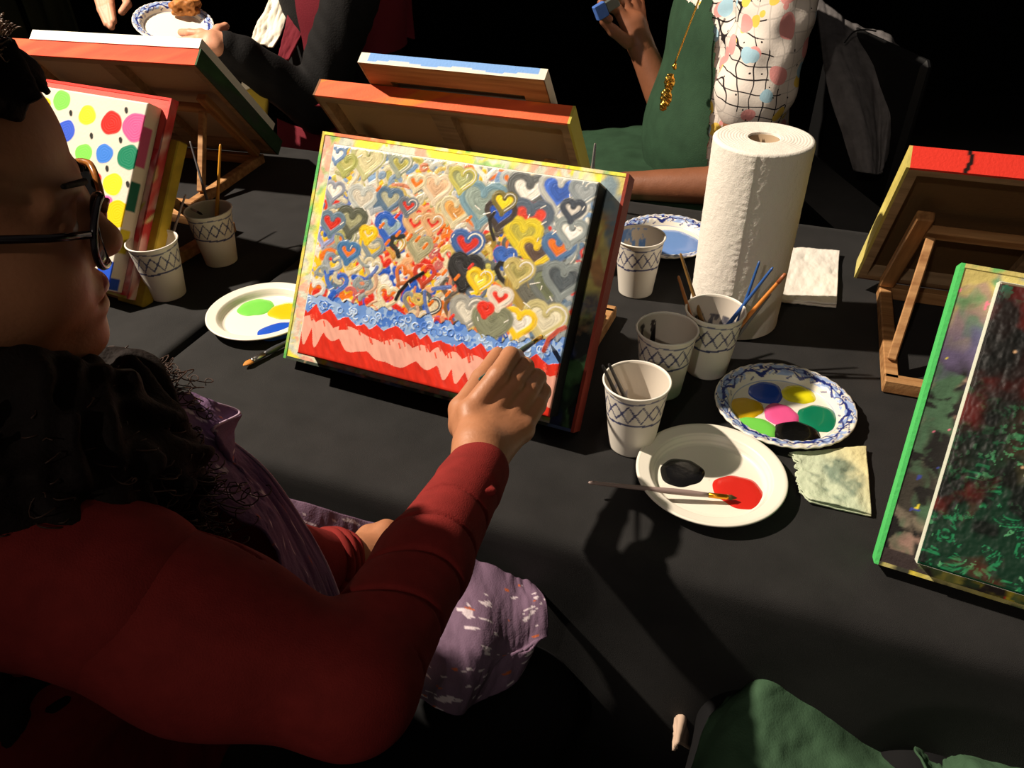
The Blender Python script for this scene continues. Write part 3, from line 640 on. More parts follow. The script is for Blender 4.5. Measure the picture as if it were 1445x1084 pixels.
# ================================================================== CUPS, PLATES, ROLL, PAPER
def mixc(c, mask, col): c[mask] = lin(np.array(col)); return c
cup_m = vmat('waxed_paper', .45, .4, coat=.15); paintm = lambda n, c: mat('wet_' + n, c, .22, .6, .25, 60, coat=.4)
def cup(x, y, label, seed, inside=None, rz=0., lean=0):
    e = empty('paper_cup', (x, y, ZT + .0012), rz, label, 'cup', 'waxed paper cups with a blue lattice band')
    rb, rt, H = .0275, .0385, .097; n = 160
    zs = np.linspace(0, H, 70); prof = [(.001, .004), (rb - .003, .004), (rb - .0015, 0), (rb, 0)] + [(rb + (rt - rb)*z/H, z) for z in zs[1:]]
    V = MB().lathe(prof, n)
    def oc(P):
        c = np.tile(lin((232, 226, 214)), (len(P), 1)); a = np.arctan2(P[:, 1], P[:, 0])*7/(2*math.pi); z = (P[:, 2] - .071)/.0125
        tri = abs((a % 1)*2 - 1)*2 - 1
        mixc(c, (abs(z) < 1.1) & (abs(tri*.5 + .5 - .42 + abs(z)*.42) < .05) & (abs(z) < .5), (120, 124, 150))
        for sgn in (1, -1): mixc(c, abs(z - sgn*tri*(1 + .1*np.sin(a*9))) < .15, (70, 74, 112))
        mixc(c, abs(z + 1.5 - .16*np.sin(a*2)) < .13, (66, 72, 112)); mixc(c, abs(z - 1.45 - .1*np.sin(a*3)) < .09, (110, 114, 140)); return c
    V.build('cup_wall', cup_m, e, True, oc)
    pin = [(rt, H), (rt - .0006, H)] + [(rt - .0008 + (rb - rt)*t, H - (H - .005)*t) for t in np.linspace(0, 1, 40)] + [(.001, .005)]
    I = MB().lathe(pin, n)
    def ic(P):
        c = np.tile(lin((214, 204, 190)), (len(P), 1))
        if inside: c = inside(P, c, seed)
        return c
    I.build('cup_lining', cup_m, e, True, ic)
    t = np.linspace(0, 2*math.pi, 97); MB().tube(np.stack([(rt + .0006)*np.cos(t), (rt + .0006)*np.sin(t), np.full(97, H)], -1), .0014, 8, False).build('rolled_rim', mat('cup_rim', (240, 235, 224), .4), e, True)
    return e
def stain(col, col2, amt, zlo=.02, zhi=.085, a0=None, wd=1.2):
    def f(P, c, seed):
        a = np.arctan2(P[:, 1], P[:, 0]); n = fbm(a*5 + 20, P[:, 2]*60, seed, 4) ; w = (P[:, 2] > zlo) & (P[:, 2] < zhi)
        if a0 is not None: w &= np.cos(a - a0) > math.cos(wd)
        m = w & (n > 1 - amt); c[m] = lin(np.array(col)); m = w & (n > 1 - amt*.82); c[m] = lin(np.array(col2)); return c
    return f
cA = cup(.147, .722, 'paper cup nearest the front, holding two dark brushes', 1, stain((170, 170, 190), (140, 142, 165), .42, .03, .075, 2.2, .8), .3)
cB = cup(.202, .832, 'empty paper cup with black paint streaks inside, behind the cup of dark brushes', 2, stain((70, 62, 62), (28, 26, 26), .50, .03, .088, 1.6, .9), 1.1)
cC = cup(.274, .875, 'paper cup full of brushes in front of the paper towel roll', 3, stain((120, 116, 120), (90, 90, 100), .5, .02, .07), 2.0)
cD = cup(.206, 1.098, 'paper cup with light blue paint drips inside, beside the far blue plate', 4, stain((130, 165, 220), (100, 145, 215), .52, .03, .094, 1.7, 1.3), .7)
cE = cup(-.568, 1.123, 'paper cup with two brushes nearest the woman\'s nose', 5, None, 1.3)
cF = cup(-.513, 1.238, 'paper cup with a grey and an ochre brush, farther back on the left table', 6, None, .2)

def plate(x, y, rad, pattern, label, rz=0, base=(238, 232, 218), ell=1.):
    e = empty('paper_plate', (x, y, ZT + .0012), rz, label, 'plate', None)
    R0 = rad; prof = [(.0005, .0015), (R0*.70, .0015), (R0*.735, .003), (R0*.79, .0105), (R0*.82, .0135), (R0*.97, .0165), (R0*.995, .0160), (R0, .0145), (R0*.985, .0140), (R0*.80, .011), (R0*.73, .001), (.0005, 0)]
    P = [prof[0]]
    for a, b in zip(prof, prof[1:]):
        L = math.hypot(b[0] - a[0], b[1] - a[1]); k = max(1, int(L/.0011))
        P += [(a[0] + (b[0] - a[0])*i/k, a[1] + (b[1] - a[1])*i/k) for i in range(1, k + 1)]
    b = MB().lathe(P, 260); V = b.arr(); th = np.arctan2(V[:, 1], V[:, 0]); r = np.hypot(V[:, 0], V[:, 1])/R0
    V[:, 2] += (r > .8)*.0006*np.sin(th*36)*(1 if pattern else 0)
    def pc(V):
        c = np.tile(lin(np.array(base)), (len(V), 1))
        if pattern:
            w = r > .76; k = 17/(2*math.pi); q = (th*k + .25*np.sin(r*40)) % 1; odd = np.floor(th*k) % 2
            mixc(c, w & (q > .16) & (q < .84) & (abs(r - .88) < .09) & (fbm(th*7, r*10, 3, 3) > .40), (158, 180, 224))
            mixc(c, w & (abs(r - .85 - .04*np.sin(th*8.5) - .02*np.sin(th*17 + 1)) < .019 + .008*np.sin(th*6)), (30, 46, 124))
            mixc(c, w & ((q < .075) | (q > .945)) & (r < .985) & ((odd < 1) | (r > .86)), (30, 46, 124))
            mixc(c, w & (odd > 0) & (abs(np.hypot((q - .5)*.11, r - .90) - .032) < .009), (30, 46, 124))
            mixc(c, abs(r - .735) < .006, (150, 165, 200))
        else:
            for q in (.76, .80, .955): mixc(c, abs(r - q) < .006, np.array(base)*.95)
        return c
    mesh('plate_dish', V, b.F, vmat('glazed_paper', .38, .5, coat=.2), e, pc(V)); return e
def pool(e, cx, cy, pts_r, col, name='paint_pool', h=.0022, ang=0, asp=1., seed=0, lab=None):
    n = 72; rings = 14; V = [[0, 0, h]]; F = []
    for i in range(1, rings + 1):
        q = i/rings
        for j in range(n):
            t = 2*math.pi*j/n; rr = pts_r*(1 + .05*math.sin(2*t + seed) + .04*math.sin(3*t + seed*2) + .02*math.sin(7*t + seed))
            z = h*(1 - q**6) ; V.append([rr*q*math.cos(t)*asp, rr*q*math.sin(t)/asp, z])
    for j in range(n): F.append((0, 1 + j, 1 + (j + 1) % n))
    for i in range(rings - 1):
        for j in range(n): a = 1 + i*n + j; b_ = 1 + i*n + (j + 1) % n; F.append((a, a + n, b_ + n, b_))
    V = np.array(V); c, s = math.cos(ang), math.sin(ang); V = np.stack([V[:, 0]*c - V[:, 1]*s + cx, V[:, 0]*s + V[:, 1]*c + cy, V[:, 2] + .0016], -1)
    o = mesh(name, V, F, paintm('%d_%d_%d' % tuple(col), col), e); tag(o, lab); return o
def pool_at(e, px, py, rp, col, name, **k):
    q = atz(px, py, ZT + .004); l = e.location; lp = q - np.array(l)
    d = np.linalg.norm(atz(px + rp, py, ZT + .004) - q); return pool(e, lp[0], lp[1], d, col, name, **k)
p1 = plate(.229, .651, .0865, False, 'plain white paper plate with black and red paint and a brush across it')
pool_at(p1, 962, 666, 30, (12, 12, 14), 'paint_pool', seed=1, lab='black paint pool'); pool_at(p1, 1042, 693, 34, (206, 40, 30), 'paint_pool', seed=3, lab='red paint pool')
p2 = plate(.352, .775, .0885, True, 'paper plate with a blue scrolled rim and seven paint pools', .4)
for i, (px, py, rp, c, nm) in enumerate(((1098, 552, 25, (28, 76, 186), 'blue'), (1055, 563, 24, (224, 180, 20), 'golden yellow'), (1143, 565, 23, (236, 226, 30), 'lemon yellow'), (1050, 591, 28, (118, 212, 84), 'light green'),
        (1099, 583, 25, (232, 90, 150), 'pink'), (1150, 600, 30, (14, 118, 84), 'deep green'), (1102, 611, 32, (8, 8, 8), 'black'))):
    pool_at(p2, px, py, rp, c, 'paint_pool', seed=i*1.3, h=.0022 + .0002*i, lab=nm + ' paint pool')
pl = atz(292, 446, ZT + .015); p3 = plate(pl[0] + .084, pl[1] + .012, .0865, False, 'plain white paper plate left of the hearts canvas with green, yellow and blue paint')
pool_at(p3, 361, 433, 24, (120, 210, 84), 'paint_pool', seed=1, lab='light green paint pool', ang=-.2); pool_at(p3, 404, 438, 24, (232, 190, 24), 'paint_pool', seed=2, lab='golden yellow paint pool'); pool_at(p3, 395, 466, 27, (32, 84, 200), 'paint_pool', seed=4, asp=1.25, ang=.5, lab='blue paint pool')
p4 = plate(.285, 1.265, .0885, True, 'blue rimmed paper plate covered in light blue paint behind the far cup', .2)
pool(p4, .005, -.002, .052, (112, 150, 214), 'paint_pool', seed=2, h=.003)

# ---- paper towel roll
rx, ry = .343, 1.008
e = empty('paper_towel_roll', (rx, ry, ZT + .0012), 0, 'tall white paper towel roll standing upright behind the cups', 'paper towel roll')
Rr, Hr = .0655, .281; prof = [(.0205, 0), (Rr - .002, 0), (Rr, .002)] + [(Rr, z) for z in np.linspace(.003, Hr - .003, 220)] + [(Rr - .002, Hr - .0005), (Rr - .004, Hr)] + [(r, Hr) for r in np.linspace(Rr - .005, .0212, 40)] + [(.0208, Hr - .001), (.0205, Hr*.5), (.0205, 0)]
b = MB().lathe(prof, 240); V = b.arr(); a = np.arctan2(V[:, 1], V[:, 0]); rr = np.hypot(V[:, 0], V[:, 1]); side = rr > Rr - .0015
qz = V[:, 2]; emb = .0004*(fbm(a*16, qz*130, 5, 3) - .5)*2 + .0004*np.maximum(0, np.sin(qz*2*math.pi/.012)*np.sin(a*18 + np.floor(qz/.012)*math.pi) - .5)
strip = np.exp(-((a + 2.05)/.06)**2)*.0005*(.5 + .5*np.sin(qz*500 + 3*np.sin(qz*90))) 
sp = .0012*((a + 1.95) % (2*math.pi))/(2*math.pi)
k = np.where(side, emb + strip + sp, 0); V[:, 0] *= (rr + k)/rr; V[:, 1] *= (rr + k)/rr
tp = (V[:, 2] > Hr - .0004) & (rr > .022) & (rr < Rr - .004); V[tp, 2] += .0007*np.sin(rr[tp]*2*math.pi/.004)*.4 + .001*(fbm(a[tp]*3, rr[tp]*90, 3, 2) - .5)
mesh('paper_layers', V, b.F, mat('tissue_paper', (236, 230, 220), .85, .2, .3, 500), e)
MB().lathe([(.0200, .001), (.0204, Hr - .003), (.0188, Hr - .003), (.0188, .001)], 64).build('cardboard_core', mat('cardboard', (172, 148, 120), .8, .2), e, True)

# ---- napkin, rag
def sheet_thing(name, corners, z, th, m, label, cat, seed, amp=.003, layers=1, cols=None, ragged=0):
    q = [atz(*c, z)[:2] for c in corners]; ctr = np.mean(q, axis=0); e = None
    TL, TR, BR_, BL = [np.array([*(p - ctr), 0]) for p in q]
    e = empty(name, (ctr[0], ctr[1], ZT + .001), 0, label, cat)
    for k in range(layers):
        ctrl = [[BL*(1 - u) + BR_*u + (TL*(1 - u) + TR*u - BL*(1 - u) - BR_*u)*v for v in np.linspace(0, 1, 4)] for u in np.linspace(0, 1, 4)]
        ctrl = np.array(ctrl)*(1 - .012*k); ctrl[..., 2] = .003 + .0032*k
        V, F, (uu, vv) = patch(ctrl, 70, 70, th, amp, (5, 5), seed + k)
        if ragged:
            rg = np.clip((.12 - np.tile(uu, 2))/.12, 0, 1); V[:, 0] += ragged*rg*(fbm(np.tile(vv, 2)*14, V[:, 1]*0, seed, 3) - .3)
        V[:, 2] = np.maximum(V[:, 2], .0008)
        o = mesh('paper_ply', V, F, m, e, cols(np.tile(uu, 2), np.tile(vv, 2)) if cols else None)
    return e
sheet_thing('paper_napkin', [(1106, 347), (1185, 355), (1181, 430), (1092, 422)], ZT + .008, .003, mat('napkin', (240, 234, 224), .85, .2, .2, 400), 'folded white paper napkin lying right of the paper towel roll', 'napkin', 3, .003, 2)
def ragcol(u, v):
    c = np.tile(lin((196, 206, 178)), (len(u), 1)); y = np.clip((u - .55)*2 + (v - .5), 0, 1)[:, None]; c = c*(1 - y) + lin((226, 216, 164))*y
    n = fbm(u*4, v*4, 6, 4); s = np.clip((n - .40)*5, 0, 1)*np.clip(2.4*(1 - ((u - .55)/.42)**2 - ((v - .45)/.42)**2), 0, 1); c = c*(1 - s[:, None]*.75) + lin((92, 116, 104))*s[:, None]*.75
    s = np.clip((fbm(u*9, v*9, 16, 3) - .6)*8, 0, 1)*s; return c*(1 - s[:, None]*.6) + lin((60, 80, 74))*s[:, None]*.6
sheet_thing('cleaning_cloth', [(1113, 640), (1222, 632), (1230, 727), (1132, 706)], ZT + .005, .002, vmat('damp_cloth', .8, .2, .3, 500), 'pale green stained cleaning cloth lying below the blue rimmed plate', 'cloth', 9, .003, 2, ragcol, .012)

# ---- brushes
metal = mat('ferrule_metal', (170, 168, 165), .3, .5, metal=1)
def brush(tip, tail, hc, label, bc=(60, 50, 40), r=.0032, ferr=.25, flat=1., fcol=None, tailcol=None, grp=None, rough=.35, bl=.014):
    """tip = end of the bristles, tail = end of the handle"""
    tip = np.array(tip, float); tail = np.array(tail, float); d = tail - tip; L = np.linalg.norm(d); z = d/L; x = np.cross(z, [0, 0, 1.]); x = x/np.linalg.norm(x) if np.linalg.norm(x) > 1e-3 else np.array([1., 0, 0]); y = np.cross(z, x)
    M = Matrix([[x[0], y[0], z[0], tip[0]], [x[1], y[1], z[1], tip[1]], [x[2], y[2], z[2], tip[2]], [0, 0, 0, 1]])
    e = empty('paintbrush', M=M, label=label, cat='paintbrush', group=grp)
    fl = bl + .022
    def lat(p, nm, m, sx=1., sy=1.): b = MB().lathe(p, 20); b.V[0][:, 0] *= sx; b.V[0][:, 1] *= sy; return b.build(nm, m, e, True)
    s = np.linspace(0, 1, 14); hr = [(r*(.8 + .45*math.sin(min(1, q*2.2)*math.pi*.75)*(1 - q*.4) - .35*q), fl - .001 + (L - fl - .003)*q) for q in s]
    lat([(.0003, fl - .001)] + hr + [(hr[-1][0]*.7, L - .001), (.0003, L)], 'handle', mat('handle_%d_%d_%d' % tuple(hc), hc, rough, .5))
    lat([(.0003, bl), (r*.9, bl), (r*.95, bl + .003), (r*.85, bl + .004), (r*.95, bl + .005), (r*.9, fl), (.0003, fl + .001)], 'ferrule', metal if fcol is None else mat('ferrule_%d_%d_%d' % tuple(fcol), fcol, .3, metal=1), flat**.5)
    lat([(.0003, 0), (r*.35, .0015), (r*.75, .005), (r*.95, bl*.6), (r*.85, bl + .001), (.0003, bl + .001)], 'bristles', mat('bristle_%d_%d_%d' % tuple(bc), bc, .7, .2), flat, 1/flat)
    if tailcol is not None: lat([(.0003, L - .016), (hr[-1][0] + .0005, L - .016), (hr[-1][0] + .0005, L - .001), (.0003, L + .0003)], 'handle_tip', mat('tipc_%d_%d_%d' % tuple(tailcol), tailcol, .4))
    return e
def in_cup(c, a, tail_px, depth_or_z, *k, bz=.010, br=.016, **kw):
    l = c.location; tail = atz(*tail_px, depth_or_z); d = tail[:2] - np.array(l)[:2]
    tip = np.array([l[0] + br*math.cos(a), l[1] + br*math.sin(a), l[2] + bz]); return brush(tip, tail, *k, **kw)
in_cup(cA, 1.2, (850, 515), .872, (52, 50, 52), 'dark brush leaning left in the front cup, its end farther left', r=.0028, br=.010)
in_cup(cA, .6, (859, 513), .876, (66, 64, 66), 'dark brush leaning left in the front cup, its end just right of the other', r=.0028, br=.016)
in_cup(cC, -.6, (1072, 368), .905, (40, 84, 150), 'blue brush leaning right in the crowded cup, reaching highest', r=.0026, br=.022)
in_cup(cC, 2.6, (1091, 377), .905, (44, 88, 160), 'blue brush in the crowded cup, between the other blue and the orange brush', r=.0028, br=.010)
in_cup(cC, -2.2, (1109, 386), .900, (214, 130, 50), 'orange handled brush leaning right in the crowded cup', r=.0034, br=.014, tailcol=(160, 90, 50))
in_cup(cC, -1.6, (1088, 414), .870, (96, 94, 96), 'grey brush lying lowest to the right in the crowded cup', r=.0028, br=.018)
in_cup(cC, .2, (960, 357), .900, (130, 96, 50), 'brown handled brush leaning left in the crowded cup, the taller one', r=.0030, br=.012)
in_cup(cC, 1.8, (957, 389), .890, (190, 120, 66), 'ochre brush leaning left in the crowded cup, the shorter one', r=.0030, br=.012)
in_cup(cE, 2.6, (248, 253), .900, (204, 150, 60), 'ochre brush with a pale tip in the cup nearest the woman', r=.0026, br=.016, tailcol=(214, 204, 190))
in_cup(cE, 3.3, (262, 274), .890, (150, 132, 132), 'greyish pink brush in the cup nearest the woman', r=.0026, br=.020)
in_cup(cF, 1.5, (268, 199), .925, (84, 82, 84), 'thin grey brush leaning left in the farther left cup', r=.0026, br=.010)
in_cup(cF, 3.6, (311, 203), .935, (216, 150, 40), 'ochre yellow brush standing upright in the farther left cup', r=.0032, br=.010)
# dark brush on the left easel's base, loose brush on the table, brush across the plate, far brush handle
a = atz(300, 290, .80); 
brush(atz(286, 303, .842), atz(210, 263, .852), (58, 44, 36), 'dark brush lying across from the polka dot easel to the farther left cup rim', r=.0024)
brush(atz(343, 516, ZT + .006), atz(430, 470, ZT + .007), (60, 62, 66), 'flat tipped brush lying on the cloth left of the hearts canvas', bc=(196, 130, 60), r=.0042, flat=1.5)
brush(atz(1040, 703, ZT + .010), atz(830, 681, ZT + .022), (150, 130, 124), 'pale handled brush lying across the plate with its tip in the red paint', bc=(70, 60, 30), r=.0033, fcol=(220, 150, 40), bl=.010)
brush(atz(833, 270, .79), atz(840, 202, .90), (150, 142, 130), 'grey brush handle rising behind the top right corner of the hearts canvas', r=.0034)

# ================================================================== PEOPLE
skin = lambda n, c: mat('skin_' + n, c, .5, .4, .15, 260, .08, 40)
def xf(org, f, l, up=(0, 0, 1)):
    org = np.array(org, float); A = np.stack([np.array(f, float), np.array(l, float), np.array(up, float)], 1)
    return (lambda x, y, z: org + A @ np.array([x, y, z], float)), A
def head_prims(P, A, woman=False):
    e_ = lambda c, r, k=.012, sub=False: el(P(*c), r, k, sub, A)
    if woman: w = dict(cr=((-.004, 0, .030), (.100, .075, .078)), bx=.012, bz=-.010, sx=.009, sz=-.009, mz=-.0048, mx=.002, ch=(.090, 0, -.105), jx=.006)
    else: w = dict(cr=((-.012, 0, .040), (.097, .074, .083)), bx=0, bz=0, sx=0, sz=0, mz=0, mx=0, ch=(.086, 0, -.103), jx=0)
    bx, bz, sx, sz, mz, mx, jx = (w[k] for k in ('bx', 'bz', 'sx', 'sz', 'mz', 'mx', 'jx'))
    pr = [e_(*w['cr']), e_((.036 + jx, 0, -.035), (.056, .058, .078), .03)]
    for s in (-1, 1):
        pr += [rc(P(.005, s*.048, -.070), .020, P(.070 + jx, s*.016, -.104), .017, .03), e_((.054 + jx, s*.035, -.038), (.032, .024, .028), .025),
               e_((.060 + jx, s*.030, -.058), (.028, .022, .022), .02), rc(P(.082 + bx, s*.012, .020 + bz), .007, P(.069 + bx, s*.044, .018 + bz), .006, .014)]
    pr += [e_(w['ch'], (.0175, .020, .016), .018), e_((.080 + mx + jx*.5, 0, -.070 + mz), (.022, .030, .024), .016)]
    for s in (-1, 1): pr += [e_((.098 + sx, s*.031, -.001 + sz), (.015, .018, .012), .012, True)]
    for s in (-1, 1): pr += [e_((.073 + sx, s*.031, -.002 + sz), (.0135, .0135, .0125), .004), rc(P(.085 + sx, s*.022, .006 + sz), .0025, P(.079 + sx, s*.042, .004 + sz), .0025, .006)]
    pr += [rc(P(.090 + bx*.7, 0, .004 + bz*.8), .0075, P(.1095, 0, -.031), .0108, .010), e_((.1115, 0, -.035), (.0115, .0125, .0105), .008)]
    for s in (-1, 1): pr += [e_((.101, s*.012, -.040), (.010, .0078, .0078), .006)]
    pr += [e_((.100 + mx, 0, -.0615 + mz), (.0085, .022, .0060), .005), e_((.0985 + mx, 0, -.0765 + mz), (.0095, .019, .0072), .005), e_((.108 + mx, 0, -.0690 + mz), (.014, .026, .0013), .003, True)]
    for s in (-1, 1): pr += [e_((-.008, s*.074, -.012), (.018, .007, .031), .006)]
    return pr
def finger(pts, r0, r1, k=.0035):
    n = len(pts) - 1; out = []
    for i in range(n):
        a = r0 + (r1 - r0)*i/n; b = r0 + (r1 - r0)*(i + 1)/n; out.append(rc(pts[i], a, pts[i + 1], b, k))
    return out

# ---- the painter in front, seated at the left
wn = atd(170, 339, .54); azv = np.array([wn[0], wn[1]]); azv /= np.linalg.norm(azv)
wf = np.array([azv[1], -azv[0], 0]); wl = np.array([azv[0], azv[1], 0])           # forward, her left (away from the lens)
w0 = wn - (wf*math.cos(R(12)) - np.array([0, 0, math.sin(R(12))]))*.122 + (np.array([0, 0, math.cos(R(12))]) + wf*math.sin(R(12)))*.035
wp = empty('person', (w0[0] - .08, w0[1] - .05, 0), 0, 'woman with long dark curls and glasses, in dark red sleeves and purple apron, painting', 'person')
wpo = np.array(wp.location)
pt = R(12); hf = wf*math.cos(pt) - np.array([0, 0, 1])*math.sin(pt); hu = np.cross(hf, wl); 
HP, HA = xf(w0, hf, wl, hu)
SP, SA = xf((w0[0], w0[1], 0), wf, wl)                                            # level frame under the head
shR, shL = SP(.010, -.135, 1.000), SP(-.045, .165, 1.005)
elR = atd(494, 968, .505); wrR = atd(672, 668, .70)
elL = atd(345, 790, .69); wrL = atd(474, 798, .80)
head = head_prims(HP, HA, True) + [rc(HP(-.030, 0, -.05), .050, SP(-.065, 0, 1.03), .056, .03)]
torso = [rc(SP(-.075, 0, 1.03), .056, SP(-.08, 0, .98), .07, .04), rc(SP(-.02, -.10, .985), .055, SP(-.06, .11, .985), .055, .04),
         el(SP(-.07, 0, .86), (.10, .155, .17), .05, False, SA), el(SP(-.08, 0, .66), (.11, .15, .16), .06, False, SA), el(SP(-.09, 0, .54), (.13, .18, .10), .05, False, SA),
         el(SP(.00, -.07, .885), (.06, .065, .065), .03, False, SA), el(SP(.00, .07, .885), (.06, .065, .065), .03, False, SA)]
hipR, hipL = SP(-.07, -.09, .53), SP(-.07, .09, .53); knR = SP(.36, -.115, .515); knL = SP(.36, .07, .515)
legs = []
for hp, kn in ((hipR, knR), (hipL, knL)):
    ft = np.array([kn[0], kn[1], .09]) - wf*.03
    legs += [rc(hp, .085, kn, .060, .03), rc(kn, .058, ft, .038, .02), rc(ft - wf*.03 - (0, 0, .05), .034, ft + wf*.13 - (0, 0, .06), .026, .02)]
arms = [rc(shR, .050, elR, .038, .02), rc(elR, .036, wrR, .0235, .01), rc(shL, .050, elL, .038, .02), rc(elL, .036, wrL, .024, .01)]
# right hand: joints placed where the photograph shows them
J = lambda x, y, d: atd(x, y, d)
mcp = [J(664, 582, .748), J(691, 586, .752), J(715, 594, .757), J(736, 606, .760)]
hand = [rc(wrR, .0235, J(676, 632, .72), .0245, .012)]
for m_ in mcp: hand.append(rc(J(676, 640, .715) + (m_ - mcp[1])*.35, .0145, m_, .0115, .012))
hand += [rc(mcp[0], .011, mcp[3], .0105, .010), rc(J(655, 600, .765), .016, J(690, 625, .765), .018, .012)]
hand += finger([mcp[0], J(703, 531, .760), J(720, 503, .785), J(729, 503, .825)], .0125, .0085, .003)
hand += finger([mcp[1], J(724, 542, .770), J(740, 518, .795), J(738, 514, .832)], .0124, .0088, .003)
hand += finger([mcp[2], J(744, 554, .779), J(757, 534, .803), J(748, 532, .830), J(732, 536, .835)], .0118, .0084, .003)
hand += finger([mcp[3], J(757, 572, .784), J(765, 553, .802), J(755, 550, .822), J(740, 553, .828)], .0104, .0078, .003)
for a_, b_ in ((0, 1), (1, 2), (2, 3)): hand.append(rc((mcp[a_] + mcp[b_])/2, .0100, (mcp[a_] + mcp[b_])/2 + J(716, 555, .772) - J(700, 585, .755), .0085, .005))
hand += finger([J(662, 628, .735), J(652, 578, .768), J(680, 535, .805), J(702, 501, .835)], .0145, .0088, .006)
# left hand resting in the lap, knuckles to the right
LH = lambda x, y, d: atd(x, y, d)
lm = [LH(543, 754, .845), LH(559, 769, .835), LH(567, 789, .825), LH(568, 811, .812)]
handL = [rc(wrL, .024, LH(502, 790, .812), .024, .012)] + [rc(LH(498, 792, .81) + (m_ - lm[1])*.3, .015, m_, .0115, .012) for m_ in lm] + [rc(lm[0], .011, lm[3], .011, .01)]
for i, m_ in enumerate(lm):
    q = m_ - np.array([0, 0, 1])*.0; d_ = (lm[1] - wrL); d_ /= np.linalg.norm(d_)
    handL += finger([m_, m_ + d_*.032 - (0, 0, .012), m_ + d_*.046 - (0, 0, .034), m_ + d_*.040 - (0, 0, .052)], .0105, .0078)
handL += finger([LH(498, 776, .825), LH(520, 756, .845), LH(545, 747, .855), LH(566, 750, .86)], .0125, .0085, .006)
body = merge(sdf_mesh(head, .0026), sdf_mesh(torso + legs + arms, .009), sdf_mesh(hand + [rc(elR + (wrR - elR)*.6, .026, wrR, .0235, .01)], .0013), sdf_mesh(handL, .0016))
sk = skin('brown', (172, 116, 82))
wb_ = mesh('body', body[0], body[1], sk, wp, origin=wpo)
def part(name, prims, h, m, parent, org, disp=None):
    V, F = sdf_mesh(prims, h, disp); return mesh(name, V, F, m, parent, origin=org)
def tubes(name, lines, rad, m, parent, org, n=5):
    b = MB()
    for L_ in lines: b.add(*(lambda t: (t.arr(), t.F))(MB().tube(L_, rad, n)))
    return b.build(name, m, parent, True, origin=org)
# lips, brow, eyes
eyes = MB()
for s in (-1, 1): part('eye', [el(HP(.0835, s*.031, -.011), (.0125, .0125, .0120), .004, False, HA)], .0015, mat('eye_white', (170, 160, 150), .2, .6), wp, wpo)
part('lips', [el(HP(.1035, 0, -.0660), (.0085, .019, .0052), .003, False, HA), el(HP(.1018, 0, -.0816), (.0090, .016, .0064), .003, False, HA)], .0012, mat('lips', (168, 92, 84), .35, .5), wp, wpo)
for s in (-1, 1): part('eyebrow', [rc(HP(.1035, s*.013, .0115), .0024, HP(.0900, s*.046, .0195), .0018, .003)], .0013, mat('brow_hair', (22, 16, 14), .8, .2), wp, wpo)
# glasses
gl = empty('glasses', tuple(wpo)); gl.parent = wp; gl.location = (0, 0, 0)
def G(name, b, m): return b.build(name, m, gl, True, origin=wpo)
tort = mat('tortoiseshell', (150, 92, 40), .2, .6, 0, 1, .7, 120); dfr = mat('dark_frame', (28, 22, 26), .15, .6)
for s in (-1, 1):
    t = np.linspace(0, 2*math.pi, 49); ring = np.array([HP(.114 - .012*abs(math.cos(q) + 1)*.3 - (.012 if s*math.cos(q) > 0 else .0)*abs(math.cos(q)), s*.034 + .0255*math.cos(q), -.014 + .0225*math.sin(q)) for q in t])
    b = MB().tube(ring, .0024, 8, False); G('lens_rim', b, dfr if s < 0 else tort)
    fan = MB(); c_ = ring.mean(0); fan.add(np.concatenate([[c_], ring[:-1]*.97 + c_*.03]), [(0, 1 + i, 1 + (i + 1) % 48) for i in range(48)]); G('lens', fan, mat('lens_glass', (120, 120, 124), .03, .5, trans=.95))
    G('temple_arm', MB().tube([HP(.100, s*.060, -.006), HP(.078, s*.071, -.003), HP(.02, s*.079, .001), HP(-.03, s*.080, -.004), HP(-.05, s*.078, -.02)], .0026, 8), dfr)
G('bridge', MB().tube([HP(.113, -.009, -.010), HP(.116, 0, -.006), HP(.113, .009, -.010)], .0022, 8), tort)
# hair: dense curls behind, beside and below the face
hm = mat('dark_curls', (24, 16, 13), .8, .15, .5, 300)
rh = np.random.RandomState(3)
caph = [el(HP(-.006, 0, .036), (.1035, .0805, .083), .01, False, HA), el(HP(-.030, 0, .045), (.094, .082, .090), .01, False, HA), el(HP(-.08, 0, .03), (.085, .10, .115), .03, False, HA), el(HP(-.035, 0, .075), (.085, .095, .085), .02, False, HA), el(HP(-.10, 0, -.10), (.075, .11, .10), .04, False, HA),
        el(HP(.078, 0, -.04), (.075, .13, .109), .01, True, HA)]
for x, y, d, r_ in ((40, 590, .50, .042), (95, 610, .52, .042), (150, 600, .55, .036), (185, 560, .60, .030), (222, 655, .57, .028), (190, 670, .555, .038), (120, 690, .52, .045), (40, 700, .49, .050), (150, 545, .62, .026), (200, 530, .66, .018), (240, 690, .575, .018)): caph.append(el(atd(x, y, d), (r_, r_, r_*1.1), .025, False, HA))
for x, y, z, r_ in ((-.045, -.10, -.16, .045), (-.02, -.12, -.21, .05), (.01, -.10, -.235, .045), (.045, -.075, -.24, .045), (-.06, -.13, -.24, .05), (.0, -.13, -.28, .045), (.05, -.10, -.29, .04), (.085, -.05, -.215, .032), (.09, -.07, -.26, .036), (-.05, .10, -.18, .05), (.02, .10, -.22, .045), (.06, .04, -.20, .035), (.11, -.02, -.20, .022)):
    caph.append(el(HP(x, y, z), (r_, r_, r_*1.15), .03, False, HA))
def curl(X, Y, Z): return .006*np.sin(X*150 + 3*np.sin(Z*60))*np.sin(Y*140 + 2*np.sin(X*70)) + .004*np.sin(Z*170 + 4*np.sin(Y*60))
part('hair', caph, .0045, hm, wp, wpo, curl)
lines = []
blobs = [c for c in caph if not c[6]]
